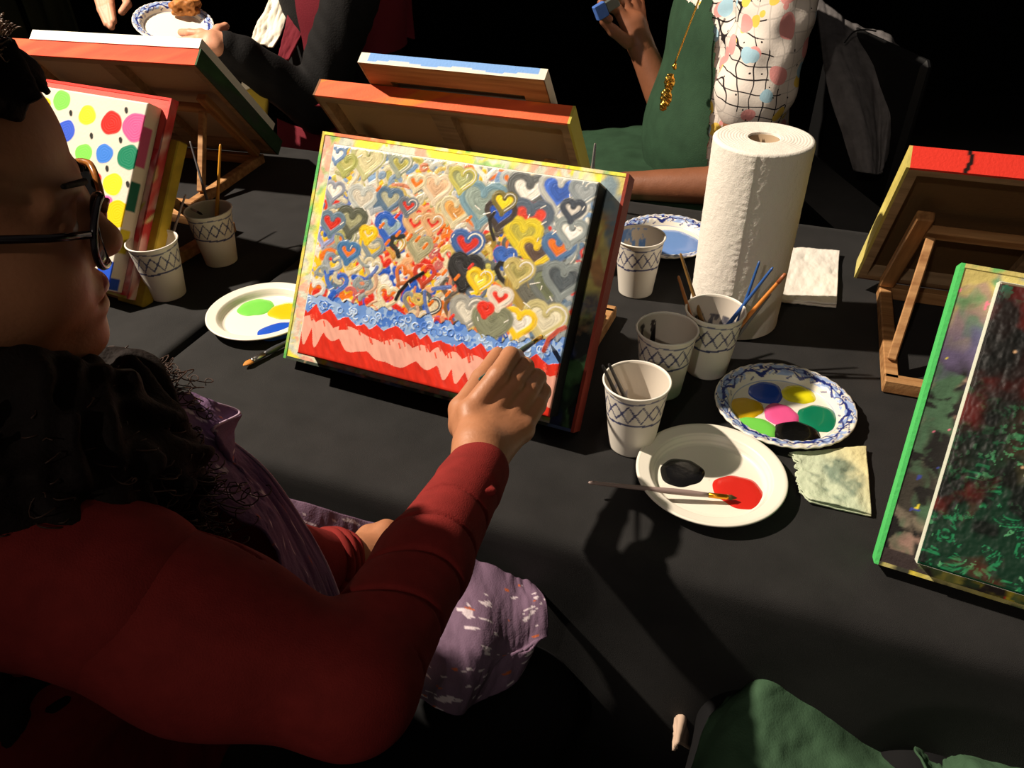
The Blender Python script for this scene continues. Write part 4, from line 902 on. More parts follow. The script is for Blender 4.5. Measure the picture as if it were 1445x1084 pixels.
for i in range(520):
    c = blobs[rh.randint(5, 17)]; dv = rh.randn(3); dv /= np.linalg.norm(dv); p = c[1] + dv*c[2].mean()*(.8 + .3*rh.rand()); L_ = .05 + .05*rh.rand(); t = np.linspace(0, 1, 34)
    a0, w_, rr_ = rh.rand()*6.28, 14 + 14*rh.rand(), .004 + .005*rh.rand(); dr = np.array([.1*rh.randn(), .1*rh.randn(), -.6]) + dv*.3
    lines.append(np.stack([p + dr*L_*q + rr_*np.array([math.cos(a0 + w_*q), math.sin(a0 + w_*q), .4*math.sin(a0 + w_*q*1.3)]) for q in t]))
tag(tubes('loose_curls', lines, .00055, mat('curl_strands', (58, 38, 28), .6, .3), wp, wpo, 4), kind='stuff')
lines = []
for i in range(420):                                     # short wisps along the hairline
    yy = rh.uniform(-.062, .02); rt = math.sqrt(max(.02, 1 - (yy/.082)**2)); q0 = rh.uniform(.75, 1.05)
    p = HP(-.006 + .102*rt*math.cos(q0), yy, .036 + .082*rt*math.sin(q0)); dr = hf*(.35 + .5*rh.rand()) + hu*(.5*rh.rand()) + wl*(.5*rh.randn())
    t = np.linspace(0, 1, 10); k_ = rh.randn()*.005; L_ = .006 + .012*rh.rand(); lines.append(np.stack([p + dr*L_*q + hu*k_*math.sin(q*5) + wl*k_*math.cos(q*6) for q in t]))
tag(tubes('hairline_wisps', lines, .0004, mat('wisp_hair', (110, 80, 56), .5, .5), wp, wpo, 4), kind='stuff')
# dark red sleeves and shirt
redm = mat('red_knit', (124, 36, 33), .85, .15, .3, 900, .12, 60)
def rib(ax0, ax1, n, amp):
    d = ax1 - ax0; L2 = d @ d
    def f(X, Y, Z): t = ((X - ax0[0])*d[0] + (Y - ax0[1])*d[1] + (Z - ax0[2])*d[2])/L2; return amp*np.exp(-((((t*n + .25*np.sin(X*40)) % 1) - .5)/.05)**2)*(t > .1)*(t < 1.0)
    return f
cuff = wrR + (elR - wrR)*(-.01)
m1 = elR + (wrR - elR)*.5
sl = [rc(shR, .060, (shR + elR)/2 - (0, 0, .010), .055, .02), rc((shR + elR)/2 - (0, 0, .010), .055, elR, .043, .03), rc(elR, .042, m1, .0365, .015), rc(m1, .0365, cuff, .0285, .012)]
part('right_sleeve', sl, .0018, redm, wp, wpo, rib(elR, wrR, 6.3, .0026))
cx_ = (wrR - elR)/np.linalg.norm(wrR - elR)
part('right_cuff', [rc(cuff - cx_*.024, .0315, cuff + cx_*.001, .0290, .01), rc(J(648, 664, .665), .004, J(672, 679, .668), .0035, .006), rc(J(660, 700, .64), .004, J(695, 694, .655), .0035, .008), rc(J(640, 690, .65), .003, J(660, 715, .63), .004, .008)], .0015, redm, wp, wpo)
t = np.linspace(0, 4.6, 14); c0 = J(652, 676, .668)
tubes('cuff_thread_loop', [np.stack([c0 + np.array([.0045*math.cos(q), 0, .006*math.sin(q)]) for q in t])], .0012, redm, wp, wpo, 6)
part('left_sleeve', [rc(shL, .056, elL, .045, .02), rc(elL, .045, wrL, .032, .02)], .006, redm, wp, wpo)
cl_ = (wrL - elL)/np.linalg.norm(wrL - elL); tl = []
for i, (dx_, rr_) in enumerate(((0, .033), (-.010, .0345), (-.020, .0335))):
    a = np.cross(cl_, [0, 0, 1.]); a /= np.linalg.norm(a); b_ = np.cross(cl_, a); tl.append(np.stack([wrL + cl_*(dx_ + .003*math.sin(3*q + i)) + rr_*(a*math.cos(q) + b_*math.sin(q)) for q in np.linspace(0, 6.28, 30)]))
tubes('left_cuff', tl, .0055, redm, wp, wpo, 8)
shirt = [(p[0], p[1], p[2] + .010, p[3], p[4] + .010 if p[0] == 'c' else p[4], p[5], p[6]) if p[0] == 'c' else (p[0], p[1], p[2] + .010, p[3], p[4], p[5], p[6]) for p in torso[1:]]
part('shirt', shirt + [rc(shR, .062, shR + (elR - shR)*.2, .060, .02), rc(shL, .058, shL + (elL - shL)*.2, .056, .02)], .006, redm, wp, wpo, lambda X, Y, Z: .002*np.sin(X*60 + Z*30)*np.sin(Z*45))
part('trousers', [(p[0], p[1], p[2] + .008, p[3], p[4] + .008, p[5], p[6]) for p in [legs[0], legs[1], legs[3], legs[4]]], .009, mat('black_trousers', (14, 14, 16), .8, .2), wp, wpo)
part('shoe', [(p[0], p[1], p[2] + .007, p[3], p[4] + .007, p[5], p[6]) for p in [legs[2]]], .006, mat('black_shoe', (12, 12, 12), .5), wp, wpo)
part('shoe', [(p[0], p[1], p[2] + .007, p[3], p[4] + .007, p[5], p[6]) for p in [legs[5]]], .006, mat('black_shoe', (12, 12, 12), .5), wp, wpo)
# purple apron: bib with curled top edge, and the lap part
def apron_cols(base, seed, spots=1.):
    def f(u, v):
        n = len(u); c = np.tile(lin(np.array(base)), (n, 1))*(.85 + .3*fbm(u*7, v*7, seed, 3))[:, None]
        s = (fbm(u*16, v*30, seed + 3, 3) > .735); c[s] = lin((214, 198, 206))
        s = fbm(u*14 + 7, v*22, seed + 8, 3) > .80; c[s] = lin((186, 96, 56)); return c
    return f
apm = vmat('purple_apron_cloth', .8, .2, .3, 500)
def cloth_part(name, ctrl, nu, nv, parent, org, m, colf=None, th=.0022, **k):
    V, F, (uu, vv) = patch(ctrl, nu, nv, th, **k); return mesh(name, V, F, m, parent, colf(np.tile(uu, 2), np.tile(vv, 2)) if colf else None, origin=org)
a = atd
bib = [[a(205, 566, .63), a(220, 610, .615), a(238, 655, .605), a(258, 695, .60)],
       [a(236, 558, .65), a(246, 606, .63), a(262, 655, .612), a(278, 700, .60)],
       [a(266, 556, .67), a(272, 605, .645), a(284, 655, .622), a(300, 706, .602)],
       [a(300, 568, .675), a(304, 620, .655), a(320, 680, .63), a(340, 730, .61)],
       [a(338, 583, .69), a(326, 630, .668), a(345, 690, .64), a(372, 748, .62)],
       [a(300, 606, .640), a(325, 650, .65), a(365, 705, .645), a(390, 775, .62)],
       [a(328, 624, .680), a(350, 670, .665), a(388, 730, .65), a(400, 810, .62)],
       [a(385, 675, .68), a(400, 730, .67), a(412, 790, .65), a(408, 850, .62)],
       [a(455, 785, .69), a(450, 820, .67), a(440, 850, .65), a(420, 885, .62)],
       [a(494, 885, .66), a(478, 900, .65), a(455, 915, .64), a(430, 930, .62)]]
cloth_part('apron_bib', bib, 150, 70, wp, wpo, apm, apron_cols((120, 92, 124), 3), amp=.005, freq=(7, 7), seed=2)
bt = catmull(np.array([r_[0] for r_ in bib]), 90); tubes('bib_hem', [bt], .0014, mat('pale_hem', (176, 150, 172), .8), wp, wpo, 6)
lap = [[a(400, 700, .86), a(395, 760, .83), a(400, 830, .70), a(420, 900, .66), a(430, 960, .63)],
       [a(470, 722, .88), a(465, 790, .86), a(475, 860, .79), a(500, 940, .68), a(515, 1000, .66)],
       [a(560, 748, .91), a(560, 820, .87), a(560, 890, .80), a(585, 950, .72), a(592, 985, .71)],
       [a(650, 782, .88), a(650, 840, .82), a(650, 900, .78), a(652, 960, .76), a(640, 1008, .75)],
       [a(718, 812, .88), a(722, 860, .83), a(722, 915, .80), a(705, 940, .79), a(690, 985, .79)],
       [a(752, 826, .89), a(770, 850, .85), a(768, 900, .83), a(762, 905, .82), a(755, 930, .83)]]
cloth_part('apron_lap', lap, 150, 110, wp, wpo, apm, apron_cols((116, 92, 114), 5), amp=.006, freq=(9, 2.2), seed=8, extra=lambda u, v: .006*np.sin(u*22 + 4*v)*v)
# the brush in her hand
brush(J(766, 474, .918), J(676, 536, .765), (30, 66, 60), 'dark green brush held in her right hand, its yellow tip on the hearts canvas', bc=(214, 170, 50), r=.0030, fcol=(190, 150, 60), bl=.009)
# her chair, almost lost in the dark
ch = empty('chair', tuple(SP(-.10, 0, 0)), math.atan2(wf[1], wf[0]), 'dark chair the woman in red sits on', 'chair')
cm = mat('black_plastic', (16, 16, 17), .5)
MB().box((-.20, -.22, .40), (.22, .22, .43), bev=.012).build('seat', cm, ch); MB().box((-.24, -.22, .55), (-.21, .22, .90), bev=.01).build('backrest', cm, ch)
for i in (-1, 1):
    for j in (-1, 1): MB().tube([(i*.18, j*.19, 0.002), (i*.17, j*.18, .40)], .011).build('leg', mat('grey_metal', (120, 118, 115), .35, metal=1), ch, True)
    MB().tube([(-.19, i*.19, .40), (-.225, i*.19, .88)], .011).build('back_post', mat('grey_metal', (120, 118, 115), .35, metal=1), ch, True)

# ---- painter across the table at the right: patterned shirt, green apron, gold pendant
def torso_person(org, f, hip_z, sh_z, w=1.): pass
p3h = np.array([.50, 1.80]); f3 = np.array([-.99, -.08, 0]); f3 /= np.linalg.norm(f3); l3 = np.cross([0, 0, 1.], f3)   # l3: their left, towards the lens
p3 = empty('person', (p3h[0], p3h[1], 0), 0, 'person in patterned white shirt and dark green apron raising a blue sponge brush', 'person'); p3o = np.array(p3.location)
Q, QA = xf((p3h[0], p3h[1], 0), f3, l3)
s3L, s3R = Q(-.02, .185, 1.13), Q(-.02, -.185, 1.13)
e3L = atd(1030, 262, 1.60); w3L = atd(868, 262, 1.66); e3R = atd(950, 175, 1.86); w3R = atd(903, 62, 1.80)
t3 = [rc(Q(-.02, 0, 1.30), .055, Q(-.03, 0, 1.15), .07, .04), rc(Q(-.03, -.13, 1.13), .065, Q(-.03, .13, 1.13), .065, .04), el(Q(-.01, 0, .97), (.125, .18, .20), .05, False, QA), el(Q(.01, 0, .76), (.145, .18, .18), .06, False, QA), el(Q(-.02, 0, .60), (.15, .20, .12), .05, False, QA)]
g3 = []
for s in (-1, 1):
    hp, kn = Q(.0, s*.10, .58), Q(.42, s*.12, .57); ft = np.array([kn[0], kn[1], .09]); g3 += [rc(hp, .09, kn, .065, .03), rc(kn, .06, ft, .04, .02), rc(ft - (0, 0, .05), .035, ft + f3*.14 - (0, 0, .055), .028, .02)]
a3 = [rc(s3L, .052, e3L, .042, .02), rc(e3L, .042, w3L, .028, .01), rc(s3R, .05, e3R, .042, .02), rc(e3R, .043, w3R, .030, .01)]
K = lambda x, y, d: atd(x, y, d)
h3 = [rc(w3R, .029, K(895, 35, 1.79), .030, .012)]
m3 = [K(872, 14, 1.77), K(880, 4, 1.79), K(892, 0, 1.81), K(902, 2, 1.83)]
for m_ in m3: h3.append(rc(K(895, 42, 1.79) + (m_ - m3[1])*.4, .017, m_, .0125, .012))
h3 += finger([m3[0], K(856, 8, 1.75), K(850, 20, 1.73), K(860, 27, 1.73)], .0115, .0085) + finger([m3[1], K(858, -4, 1.76), K(848, 4, 1.74)], .0115, .009) + finger([m3[2], K(868, -16, 1.78), K(852, -14, 1.76)], .011, .009) + finger([m3[3], K(884, -20, 1.80), K(868, -24, 1.78)], .010, .0085)
h3 += finger([K(886, 60, 1.78), K(866, 44, 1.76), K(852, 30, 1.745)], .0145, .0100, .006)
hl3 = [rc(w3L, .027, K(840, 262, 1.66), .024, .012)] + [rc(K(845, 256 + 5*i, 1.66), .012, K(812, 250 + 8*i, 1.67), .0095, .008) for i in range(4)] + finger([K(850, 252, 1.66), K(832, 242, 1.66), K(815, 240, 1.66)], .012, .009)
hd3, hA3 = xf(Q(.03, 0, 1.42), f3, l3)
b3 = merge(sdf_mesh(t3 + g3 + a3, .009), sdf_mesh(h3 + [rc(e3R + (w3R - e3R)*.4, .038, w3R, .029, .01)], .0028), sdf_mesh(hl3, .004), sdf_mesh(head_prims(hd3, hA3) + [rc(hd3(-.02, 0, -.05), .05, hd3(-.05, 0, -.2), .055, .03)], .005))
mesh('body', b3[0], b3[1], skin('deep', (134, 84, 58)), p3, origin=p3o)
part('hair', [el(hd3(-.025, 0, .05), (.095, .082, .085), .01, False, hA3), el(hd3(-.07, 0, .0), (.06, .08, .09), .02, False, hA3), el(hd3(.07, 0, -.02), (.06, .09, .10), .01, True, hA3)], .007, hm, p3, p3o)
# patterned shirt material: black hand-drawn grid with yellow, pink and pale blue spots
def shirt_mat():
    m = mat('patterned_shirt', (226, 216, 206), .8, .2, .2, 300); nt = m.node_tree; bs = nt.nodes['Principled BSDF']; N = nt.nodes.new; K_ = nt.links.new
    tc = N('ShaderNodeTexCoord'); ns = N('ShaderNodeTexNoise'); ns.inputs['Scale'].default_value = 9; mx = N('ShaderNodeVectorMath'); mx.operation = 'MULTIPLY_ADD'
    mx.inputs[1].default_value = (.06, .06, .06); K_(tc.outputs['Object'], ns.inputs['Vector']); K_(ns.outputs['Color'], mx.inputs[0]); K_(tc.outputs['Object'], mx.inputs[2])
    mp = N('ShaderNodeMapping'); mp.inputs['Rotation'].default_value = (R(90), 0, 0); mp.inputs['Scale'].default_value = (40, 40, 40); K_(mx.outputs[0], mp.inputs['Vector'])
    br = N('ShaderNodeTexBrick'); br.offset = 0; br.inputs['Scale'].default_value = 1; br.inputs['Mortar Size'].default_value = .05; br.inputs['Brick Width'].default_value = 1; br.inputs['Row Height'].default_value = 1
    br.inputs['Color1'].default_value = br.inputs['Color2'].default_value = (*lin((232, 222, 212)), 1); br.inputs['Mortar'].default_value = (*lin((40, 34, 36)), 1); K_(mp.outputs[0], br.inputs['Vector'])
    base = br.outputs['Color']
    gate = N('ShaderNodeTexNoise'); gate.inputs['Scale'].default_value = 7; K_(tc.outputs['Object'], gate.inputs['Vector']); gr = N('ShaderNodeMath'); gr.operation = 'GREATER_THAN'; gr.inputs[1].default_value = .52; K_(gate.outputs['Fac'], gr.inputs[0])
    mm = N('ShaderNodeMix'); mm.data_type = 'RGBA'; K_(gr.outputs[0], mm.inputs[0]); K_(base, mm.inputs[6]); mm.inputs[7].default_value = (*lin((232, 222, 212)), 1); 
    gm = N('ShaderNodeMath'); gm.operation = 'MULTIPLY'; gm.inputs[1].default_value = .75; K_(gr.outputs[0], gm.inputs[0]); K_(gm.outputs[0], mm.inputs[0]); base = mm.outputs[2]
    for i, (c, th, sc) in enumerate((((238, 204, 90), .19, 17), ((236, 160, 156), .19, 15), ((170, 208, 226), .17, 16), ((44, 34, 34), .06, 40))):
        v = N('ShaderNodeTexVoronoi'); v.inputs['Scale'].default_value = sc; ad = N('ShaderNodeVectorMath'); ad.operation = 'ADD'; ad.inputs[1].default_value = (i*3.1, i*1.7, i*5.3); K_(mx.outputs[0], ad.inputs[0]); K_(ad.outputs[0], v.inputs['Vector'])
        lt = N('ShaderNodeMath'); lt.operation = 'LESS_THAN'; lt.inputs[1].default_value = th*1.5; K_(v.outputs['Distance'], lt.inputs[0])
        mi = N('ShaderNodeMix'); mi.data_type = 'RGBA'; K_(lt.outputs[0], mi.inputs[0]); K_(base, mi.inputs[6]); mi.inputs[7].default_value = (*lin(c), 1); base = mi.outputs[2]
    K_(base, bs.inputs['Base Color']); return m
sm = shirt_mat(); fat = lambda ps, d: [(p[0], p[1], p[2] + d, p[3], p[4] + d if p[0] == 'c' else p[4], p[5], p[6]) for p in ps]
wr3 = lambda X, Y, Z: .004*np.sin(X*38 + 9*np.sin(Z*9))*np.sin(Z*26 + 5*np.sin(X*12)) + .002*np.sin(X*80 + Z*50)
part('shirt', fat(t3[1:], .012) + [rc(s3L, .075, s3L + (e3L - s3L)*.55, .075, .03), rc(s3R, .07, s3R + (e3R - s3R)*.5, .07, .03)], .006, sm, p3, p3o, wr3)
grn = mat('green_apron_cloth', (44, 70, 50), .85, .2, .3, 400, .15, 25)
kk = K
ap3 = [[kk(1052, -30, 1.58), kk(1038, -5, 1.57), kk(1012, 45, 1.56), kk(980, 58, 1.62), kk(955, 66, 1.70)],
       [kk(1042, -25, 1.565), kk(1025, 18, 1.555), kk(1003, 70, 1.55), kk(965, 95, 1.60), kk(938, 110, 1.72)],
       [kk(1010, 60, 1.56), kk(992, 92, 1.545), kk(978, 130, 1.54), kk(945, 140, 1.59), kk(925, 145, 1.72)],
       [kk(985, 140, 1.55), kk(975, 165, 1.53), kk(960, 185, 1.52), kk(938, 185, 1.56), kk(918, 190, 1.70)],
       [kk(1000, 250, 1.56), kk(980, 240, 1.53), kk(955, 232, 1.51), kk(928, 225, 1.55), kk(905, 222, 1.68)]]
t3f = fat(t3[2:], .020)
V, F = sdf_mesh(t3f, .007)
lo_ = (V - np.array([p3h[0], p3h[1], 0])) @ QA; side = lo_[:, 1]; fw = lo_[:, 0]
lim = .02 + .25*np.clip((1.15 - V[:, 2])/.5, 0, 1)
keepv = ((fw > .080 + .02*np.clip((V[:, 2] - .95)/.2, 0, 1)) & (abs(side) < .21) & (V[:, 2] < 1.06)) | ((abs(side - .115 + .25*np.clip(V[:, 2] - 1.0, 0, 1)) < .016) & (fw > -.06) & (V[:, 2] > .98)); F = F[keepv[F].all(1)]
mesh('green_apron', V, F, grn, p3, origin=p3o)
lapg = [[Q(.05, s_, .70) for s_ in (-.26, -.15, 0, .15, .27)], [Q(.20, s_, .70) for s_ in (-.27, -.14, 0, .14, .28)], [Q(.36, s_, .685) for s_ in (-.27, -.14, 0, .15, .28)], [Q(.50, s_, .67) for s_ in (-.27, -.14, 0, .15, .27)], [Q(.55, s_, .55) for s_ in (-.27, -.14, 0, .15, .27)]]
cloth_part('apron_lap', lapg, 70, 70, p3, p3o, grn, amp=.012, freq=(5, 5), seed=4)
gold = mat('gold', (214, 166, 70), .25, .6, metal=1)
pd_ = empty('pendant', tuple(kk(945, 110, 1.58) - p3o)); pd_.parent = p3
tubes('chain', [np.stack([kk(990 - 38*q, -10 + 100*q, 1.50 + .06*q) for q in np.linspace(0, 1, 12)])], .0018, gold, pd_, kk(945, 110, 1.58), 6)
part('gold_charm', [el(kk(952, 94, 1.565), (.005, .004, .007), .003), el(kk(945, 116, 1.565), (.011, .006, .018), .006), el(kk(940, 138, 1.565), (.012, .006, .020), .006), el(kk(936, 150, 1.57), (.008, .005, .010), .004)], .0018, gold, pd_, kk(945, 110, 1.58), lambda X, Y, Z: .0012*np.sin(X*500)*np.sin(Z*600))
# sponge brush they hold
sb = empty('sponge_brush', tuple(kk(855, 14, 1.715)), 0, 'blue sponge brush held up in the raised hand in the background', 'sponge brush'); so = np.array(sb.location)
def orient_box(p0, p1, wd, th):
    d = p1 - p0; L = np.linalg.norm(d); d /= L; s_ = np.cross(d, [0, -1., 0]); s_ /= np.linalg.norm(s_); q = np.cross(d, s_); return np.array([[*r_] for r_ in np.column_stack([d, s_, q, p0])] + [[0, 0, 0, 1]]), L
Mx, L = orient_box(kk(840, 20, 1.715), kk(855, 11, 1.715), 0, 0); MB().box((0, -.016, -.008), (L, .016, .008), M=Mx, bev=.002).build('foam_head', mat('blue_foam', (74, 112, 190), .8, .2, .4, 400), sb, origin=so)
Mx, L = orient_box(kk(855, 11, 1.715), kk(872, 0, 1.715), 0, 0); MB().box((0, -.012, -.006), (L, .012, .006), M=Mx, bev=.002).build('collar', mat('grey_green', (84, 92, 88), .5), sb, origin=so)
MB().tube([kk(870, 1, 1.715), kk(905, -26, 1.72)], .006).build('handle', pine, sb, True, origin=so)
# chair with a grey jacket over its back
c3 = empty('chair', (.68, 1.93, 0), R(187), 'dark chair behind the person in the patterned shirt', 'chair')
MB().box((-.21, -.22, .43), (.21, .22, .46), bev=.012).build('seat', cm, c3); MB().box((-.235, -.22, .58), (-.205, .22, .93), bev=.012).build('backrest', cm, c3)
for i in (-1, 1):
    for j in (-1, 1): MB().tube([(i*.18, j*.19, 0.002), (i*.17, j*.18, .43)], .011).build('leg', mat('grey_metal', (120, 118, 115), .35, metal=1), c3, True)
jk = empty('jacket', tuple(kk(1215, 120, 1.86)), 0, 'dark grey jacket hanging over the chair back at the right', 'jacket'); jo = np.array(jk.location)
jg = [[kk(1150, -10, 1.95), kk(1158, 60, 1.86), kk(1170, 130, 1.82), kk(1190, 190, 1.80), kk(1205, 240, 1.80)],
      [kk(1185, 22, 1.93), kk(1190, 75, 1.83), kk(1205, 130, 1.79), kk(1222, 190, 1.77), kk(1228, 245, 1.77)],
      [kk(1222, 38, 1.94), kk(1226, 85, 1.86), kk(1236, 130, 1.83), kk(1240, 190, 1.81), kk(1238, 246, 1.80)],
      [kk(1262, 58, 1.95), kk(1262, 100, 1.85), kk(1262, 140, 1.81), kk(1256, 180, 1.80), kk(1246, 235, 1.80)],
      [kk(1280, 92, 1.98), kk(1282, 115, 1.93), kk(1280, 140, 1.90), kk(1272, 170, 1.88), kk(1258, 200, 1.88)]]
cloth_part('jacket_shell', jg, 80, 80, jk, jo, mat('grey_wool', (124, 120, 120), .9, .1, .4, 500, .2, 40), th=.006, amp=.012, freq=(6, 2), seed=5)
tubes('shoulder_seam', [catmull(np.array([kk(1192, 60, 1.825), kk(1205, 45, 1.85), kk(1222, 42, 1.87), kk(1236, 44, 1.90)]), 20)], .002, mat('seam', (30, 30, 32), .9), jk, jo, 6)

# ---- painter across the table at the left: black sleeves, dark red vest, holding a plate of food
f2 = np.array([-.75, -.66, 0]); f2 /= np.linalg.norm(f2); l2_ = np.cross([0, 0, 1.], f2)
c2 = np.array([-.42, 2.16]); p2e = empty('person', (c2[0], c2[1], 0), 0, 'person in black sleeves and an open dark red vest holding a plate of food', 'person'); p2o = np.array(p2e.location)
Q2, QA2 = xf((c2[0], c2[1], 0), f2, l2_)
s2L, s2R = Q2(0, .19, 1.16), Q2(0, -.19, 1.16); e2L = atd(445, 150, 1.92); w2L = atd(318, 66, 1.74); e2R = atd(230, -120, 2.3); w2R = atd(170, -50, 2.0)
t2_ = [rc(Q2(0, 0, 1.33), .055, Q2(-.01, 0, 1.18), .07, .04), rc(Q2(-.01, -.13, 1.15), .065, Q2(-.01, .13, 1.15), .065, .04), el(Q2(0, 0, 1.0), (.125, .18, .20), .05, False, QA2), el(Q2(0, 0, .78), (.135, .18, .18), .06, False, QA2), el(Q2(-.02, 0, .60), (.15, .20, .12), .05, False, QA2)]
g2 = []
for s in (-1, 1):
    hp, kn = Q2(.0, s*.10, .58), Q2(.36, s*.13, .57); ft = np.array([kn[0], kn[1], .09]); g2 += [rc(hp, .09, kn, .065, .03), rc(kn, .06, ft, .04, .02), rc(ft - (0, 0, .05), .035, ft + f2*.14 - (0, 0, .055), .028, .02)]
a2 = [rc(s2L, .052, e2L, .042, .02), rc(e2L, .042, w2L, .028, .01), rc(s2R, .05, e2R, .042, .02), rc(e2R, .040, w2R, .028, .01)]
h2 = [rc(w2L, .027, K(300, 60, 1.72), .026, .012)]
m2 = [K(284, 48, 1.735), K(282, 55, 1.72), K(281, 63, 1.705), K(284, 71, 1.70)]
for m_ in m2: h2.append(rc(K(304, 60, 1.72) + (m_ - m2[1])*.5, .015, m_, .0120, .010))
h2 += finger([m2[0], K(268, 47, 1.74), K(256, 46, 1.76)], .0105, .0085) + finger([m2[1], K(262, 58, 1.73), K(248, 58, 1.75)], .0108, .0085) + finger([m2[2], K(262, 66, 1.72), K(246, 64, 1.74)], .0108, .0085) + finger([m2[3], K(268, 73, 1.71), K(252, 70, 1.73)], .0098, .008)
h2 += finger([K(300, 52, 1.73), K(308, 42, 1.745), K(318, 37, 1.76)], .0125, .009, .006)
hr2 = [rc(w2R, .027, K(160, -22, 1.96), .028, .012)]
for (x0, y0), (x1, y1), (x2, y2) in (((138, -6), (143, 14), (151, 34)), ((146, -8), (150, 12), (157, 38)), ((154, -10), (156, 8), (160, 30)), ((176, -8), (180, 6), (172, 17))): hr2 += finger([K(160, -24, 1.96), K(x0, y0, 1.94), K(x1, y1, 1.93), K(x2, y2, 1.92)], .0125, .0085)
hd2, hA2 = xf(Q2(.04, 0, 1.46), f2, l2_)
b2 = merge(sdf_mesh(t2_ + g2 + a2, .009), sdf_mesh(h2 + [rc(w2L + (e2L - w2L)*.3, .030, w2L, .028, .01)], .0028), sdf_mesh(hr2, .003), sdf_mesh(head_prims(hd2, hA2) + [rc(hd2(-.02, 0, -.05), .05, hd2(-.05, 0, -.2), .055, .03)], .005))
mesh('body', b2[0], b2[1], skin('light', (206, 146, 116)), p2e, origin=p2o)
part('hair', [el(hd2(-.025, 0, .05), (.095, .082, .085), .01, False, hA2), el(hd2(-.07, 0, -.05), (.06, .08, .13), .02, False, hA2), el(hd2(.07, 0, -.02), (.06, .09, .10), .01, True, hA2)], .007, hm, p2e, p2o)
bks = mat('black_knit', (17, 16, 17), .85, .2, .5, 250)
part('black_top', fat(t2_[1:], .010), .007, bks, p2e, p2o)
rb2 = lambda X, Y, Z: .0022*np.sin(X*120 + Z*50)*np.sin(Z*60)
part('left_sleeve', [rc(s2L, .066, e2L, .062, .03), rc(e2L, .060, w2L + (e2L - w2L)*.15, .045, .02), rc(w2L + (e2L - w2L)*.15, .045, w2L + (e2L - w2L)*.02, .036, .01)], .004, bks, p2e, p2o, rb2)
part('right_sleeve', [rc(s2R, .062, e2R, .052, .03), rc(e2R, .050, w2R, .038, .02)], .006, bks, p2e, p2o)
mar = mat('maroon_vest', (104, 26, 38), .85, .2, .3, 300); brr = mat('bright_red_knit', (196, 24, 44), .8, .2)
vest = fat(t2_[1:], .026); V, F = sdf_mesh(vest, .007); lo_ = (V - np.array([c2[0], c2[1], 0])) @ QA2
kv = (lo_[:, 1] > .045) & (V[:, 2] > .90); mesh('vest_left_panel', V, F[kv[F].all(1)], mar, p2e, origin=p2o)
kv = (lo_[:, 1] > .055) & (V[:, 2] < .78) & (V[:, 2] > .5); mesh('lower_skirt', V, F[kv[F].all(1)], mar, p2e, origin=p2o)
cloth_part('vest_front', [[kk(464, -40, 1.96), kk(464, 0, 1.95), kk(462, 64, 1.94)], [kk(510, -40, 1.95), kk(510, 0, 1.94), kk(510, 52, 1.93)], [kk(552, -40, 1.97), kk(556, 0, 1.96), kk(560, 50, 1.95)], [kk(574, -40, 2.02), kk(580, 0, 2.01), kk(584, 56, 2.0)]], 40, 30, p2e, p2o, mar, th=.006, amp=.004)
cloth_part('vest_hem', [[kk(392, 168, 1.97), kk(392, 240, 1.97)], [kk(424, 180, 1.96), kk(424, 240, 1.96)], [kk(455, 186, 1.95), kk(455, 240, 1.95)]], 20, 20, p2e, p2o, mar, th=.006, amp=.003)
cloth_part('scarf_end', [[kk(452, -30, 1.93), kk(410, -30, 1.93)], [kk(440, 10, 1.92), kk(408, 10, 1.92)], [kk(425, 50, 1.91), kk(400, 50, 1.91)], [kk(408, 85, 1.90), kk(392, 84, 1.90)]], 50, 20, p2e, p2o, mar, th=.006, amp=.004)
cloth_part('red_inner_panel', [[kk(446, -30, 1.97), kk(470, -30, 1.97)], [kk(446, 15, 1.96), kk(470, 15, 1.96)], [kk(452, 62, 1.95), kk(468, 56, 1.95)]], 40, 16, p2e, p2o, brr, th=.004, amp=.003)
cloth_part('vest_edge', [[kk(452, 50, 1.93), kk(470, 58, 1.93)], [kk(444, 90, 1.90), kk(466, 90, 1.90)], [kk(440, 120, 1.88), kk(486, 124, 1.88)], [kk(434, 150, 1.86), kk(484, 152, 1.86)]], 50, 24, p2e, p2o, mar, th=.006, amp=.003)
cloth_part('white_scarf', [[kk(384, -20, 1.96), kk(414, -20, 1.96)], [kk(376, 10, 1.94), kk(406, 14, 1.94)], [kk(362, 36, 1.92), kk(398, 44, 1.92)], [kk(354, 56, 1.91), kk(386, 68, 1.91)]], 60, 30, p2e, p2o, mat('cream_fabric', (230, 222, 204), .85, .2), th=.004, amp=.009, freq=(3, 5))
# the plate of food
fp = plate(0, 0, .0885, True, 'paper plate with blue rim and browned food held in the background hand', .3); pc_ = kk(246, 40, 1.80)
fp.matrix_world = Matrix.Translation(pc_) @ Matrix.Rotation(R(14), 4, 'Y') @ Matrix.Rotation(R(16), 4, 'X')
food = empty('fried_food', (0, 0, 0), 0, 'small pile of browned fried food on the plate held in the background', 'food')
fo = np.array(kk(264, 22, 1.83)) + (0, 0, .002); food.location = fo
rf = np.random.RandomState(5)
part('food_pieces', [el(fo + np.array([.016*rf.randn(), .016*rf.randn(), .004 + .022*rf.rand()]), (.010 + .008*rf.rand(), .008 + .006*rf.rand(), .008 + .005*rf.rand()), .003) for i in range(12)], .0028, mat('fried', (176, 112, 54), .6, .3, .5, 200, .4, 60), food, fo, lambda X, Y, Z: .002*np.sin(X*300)*np.sin(Z*310 + Y*200))
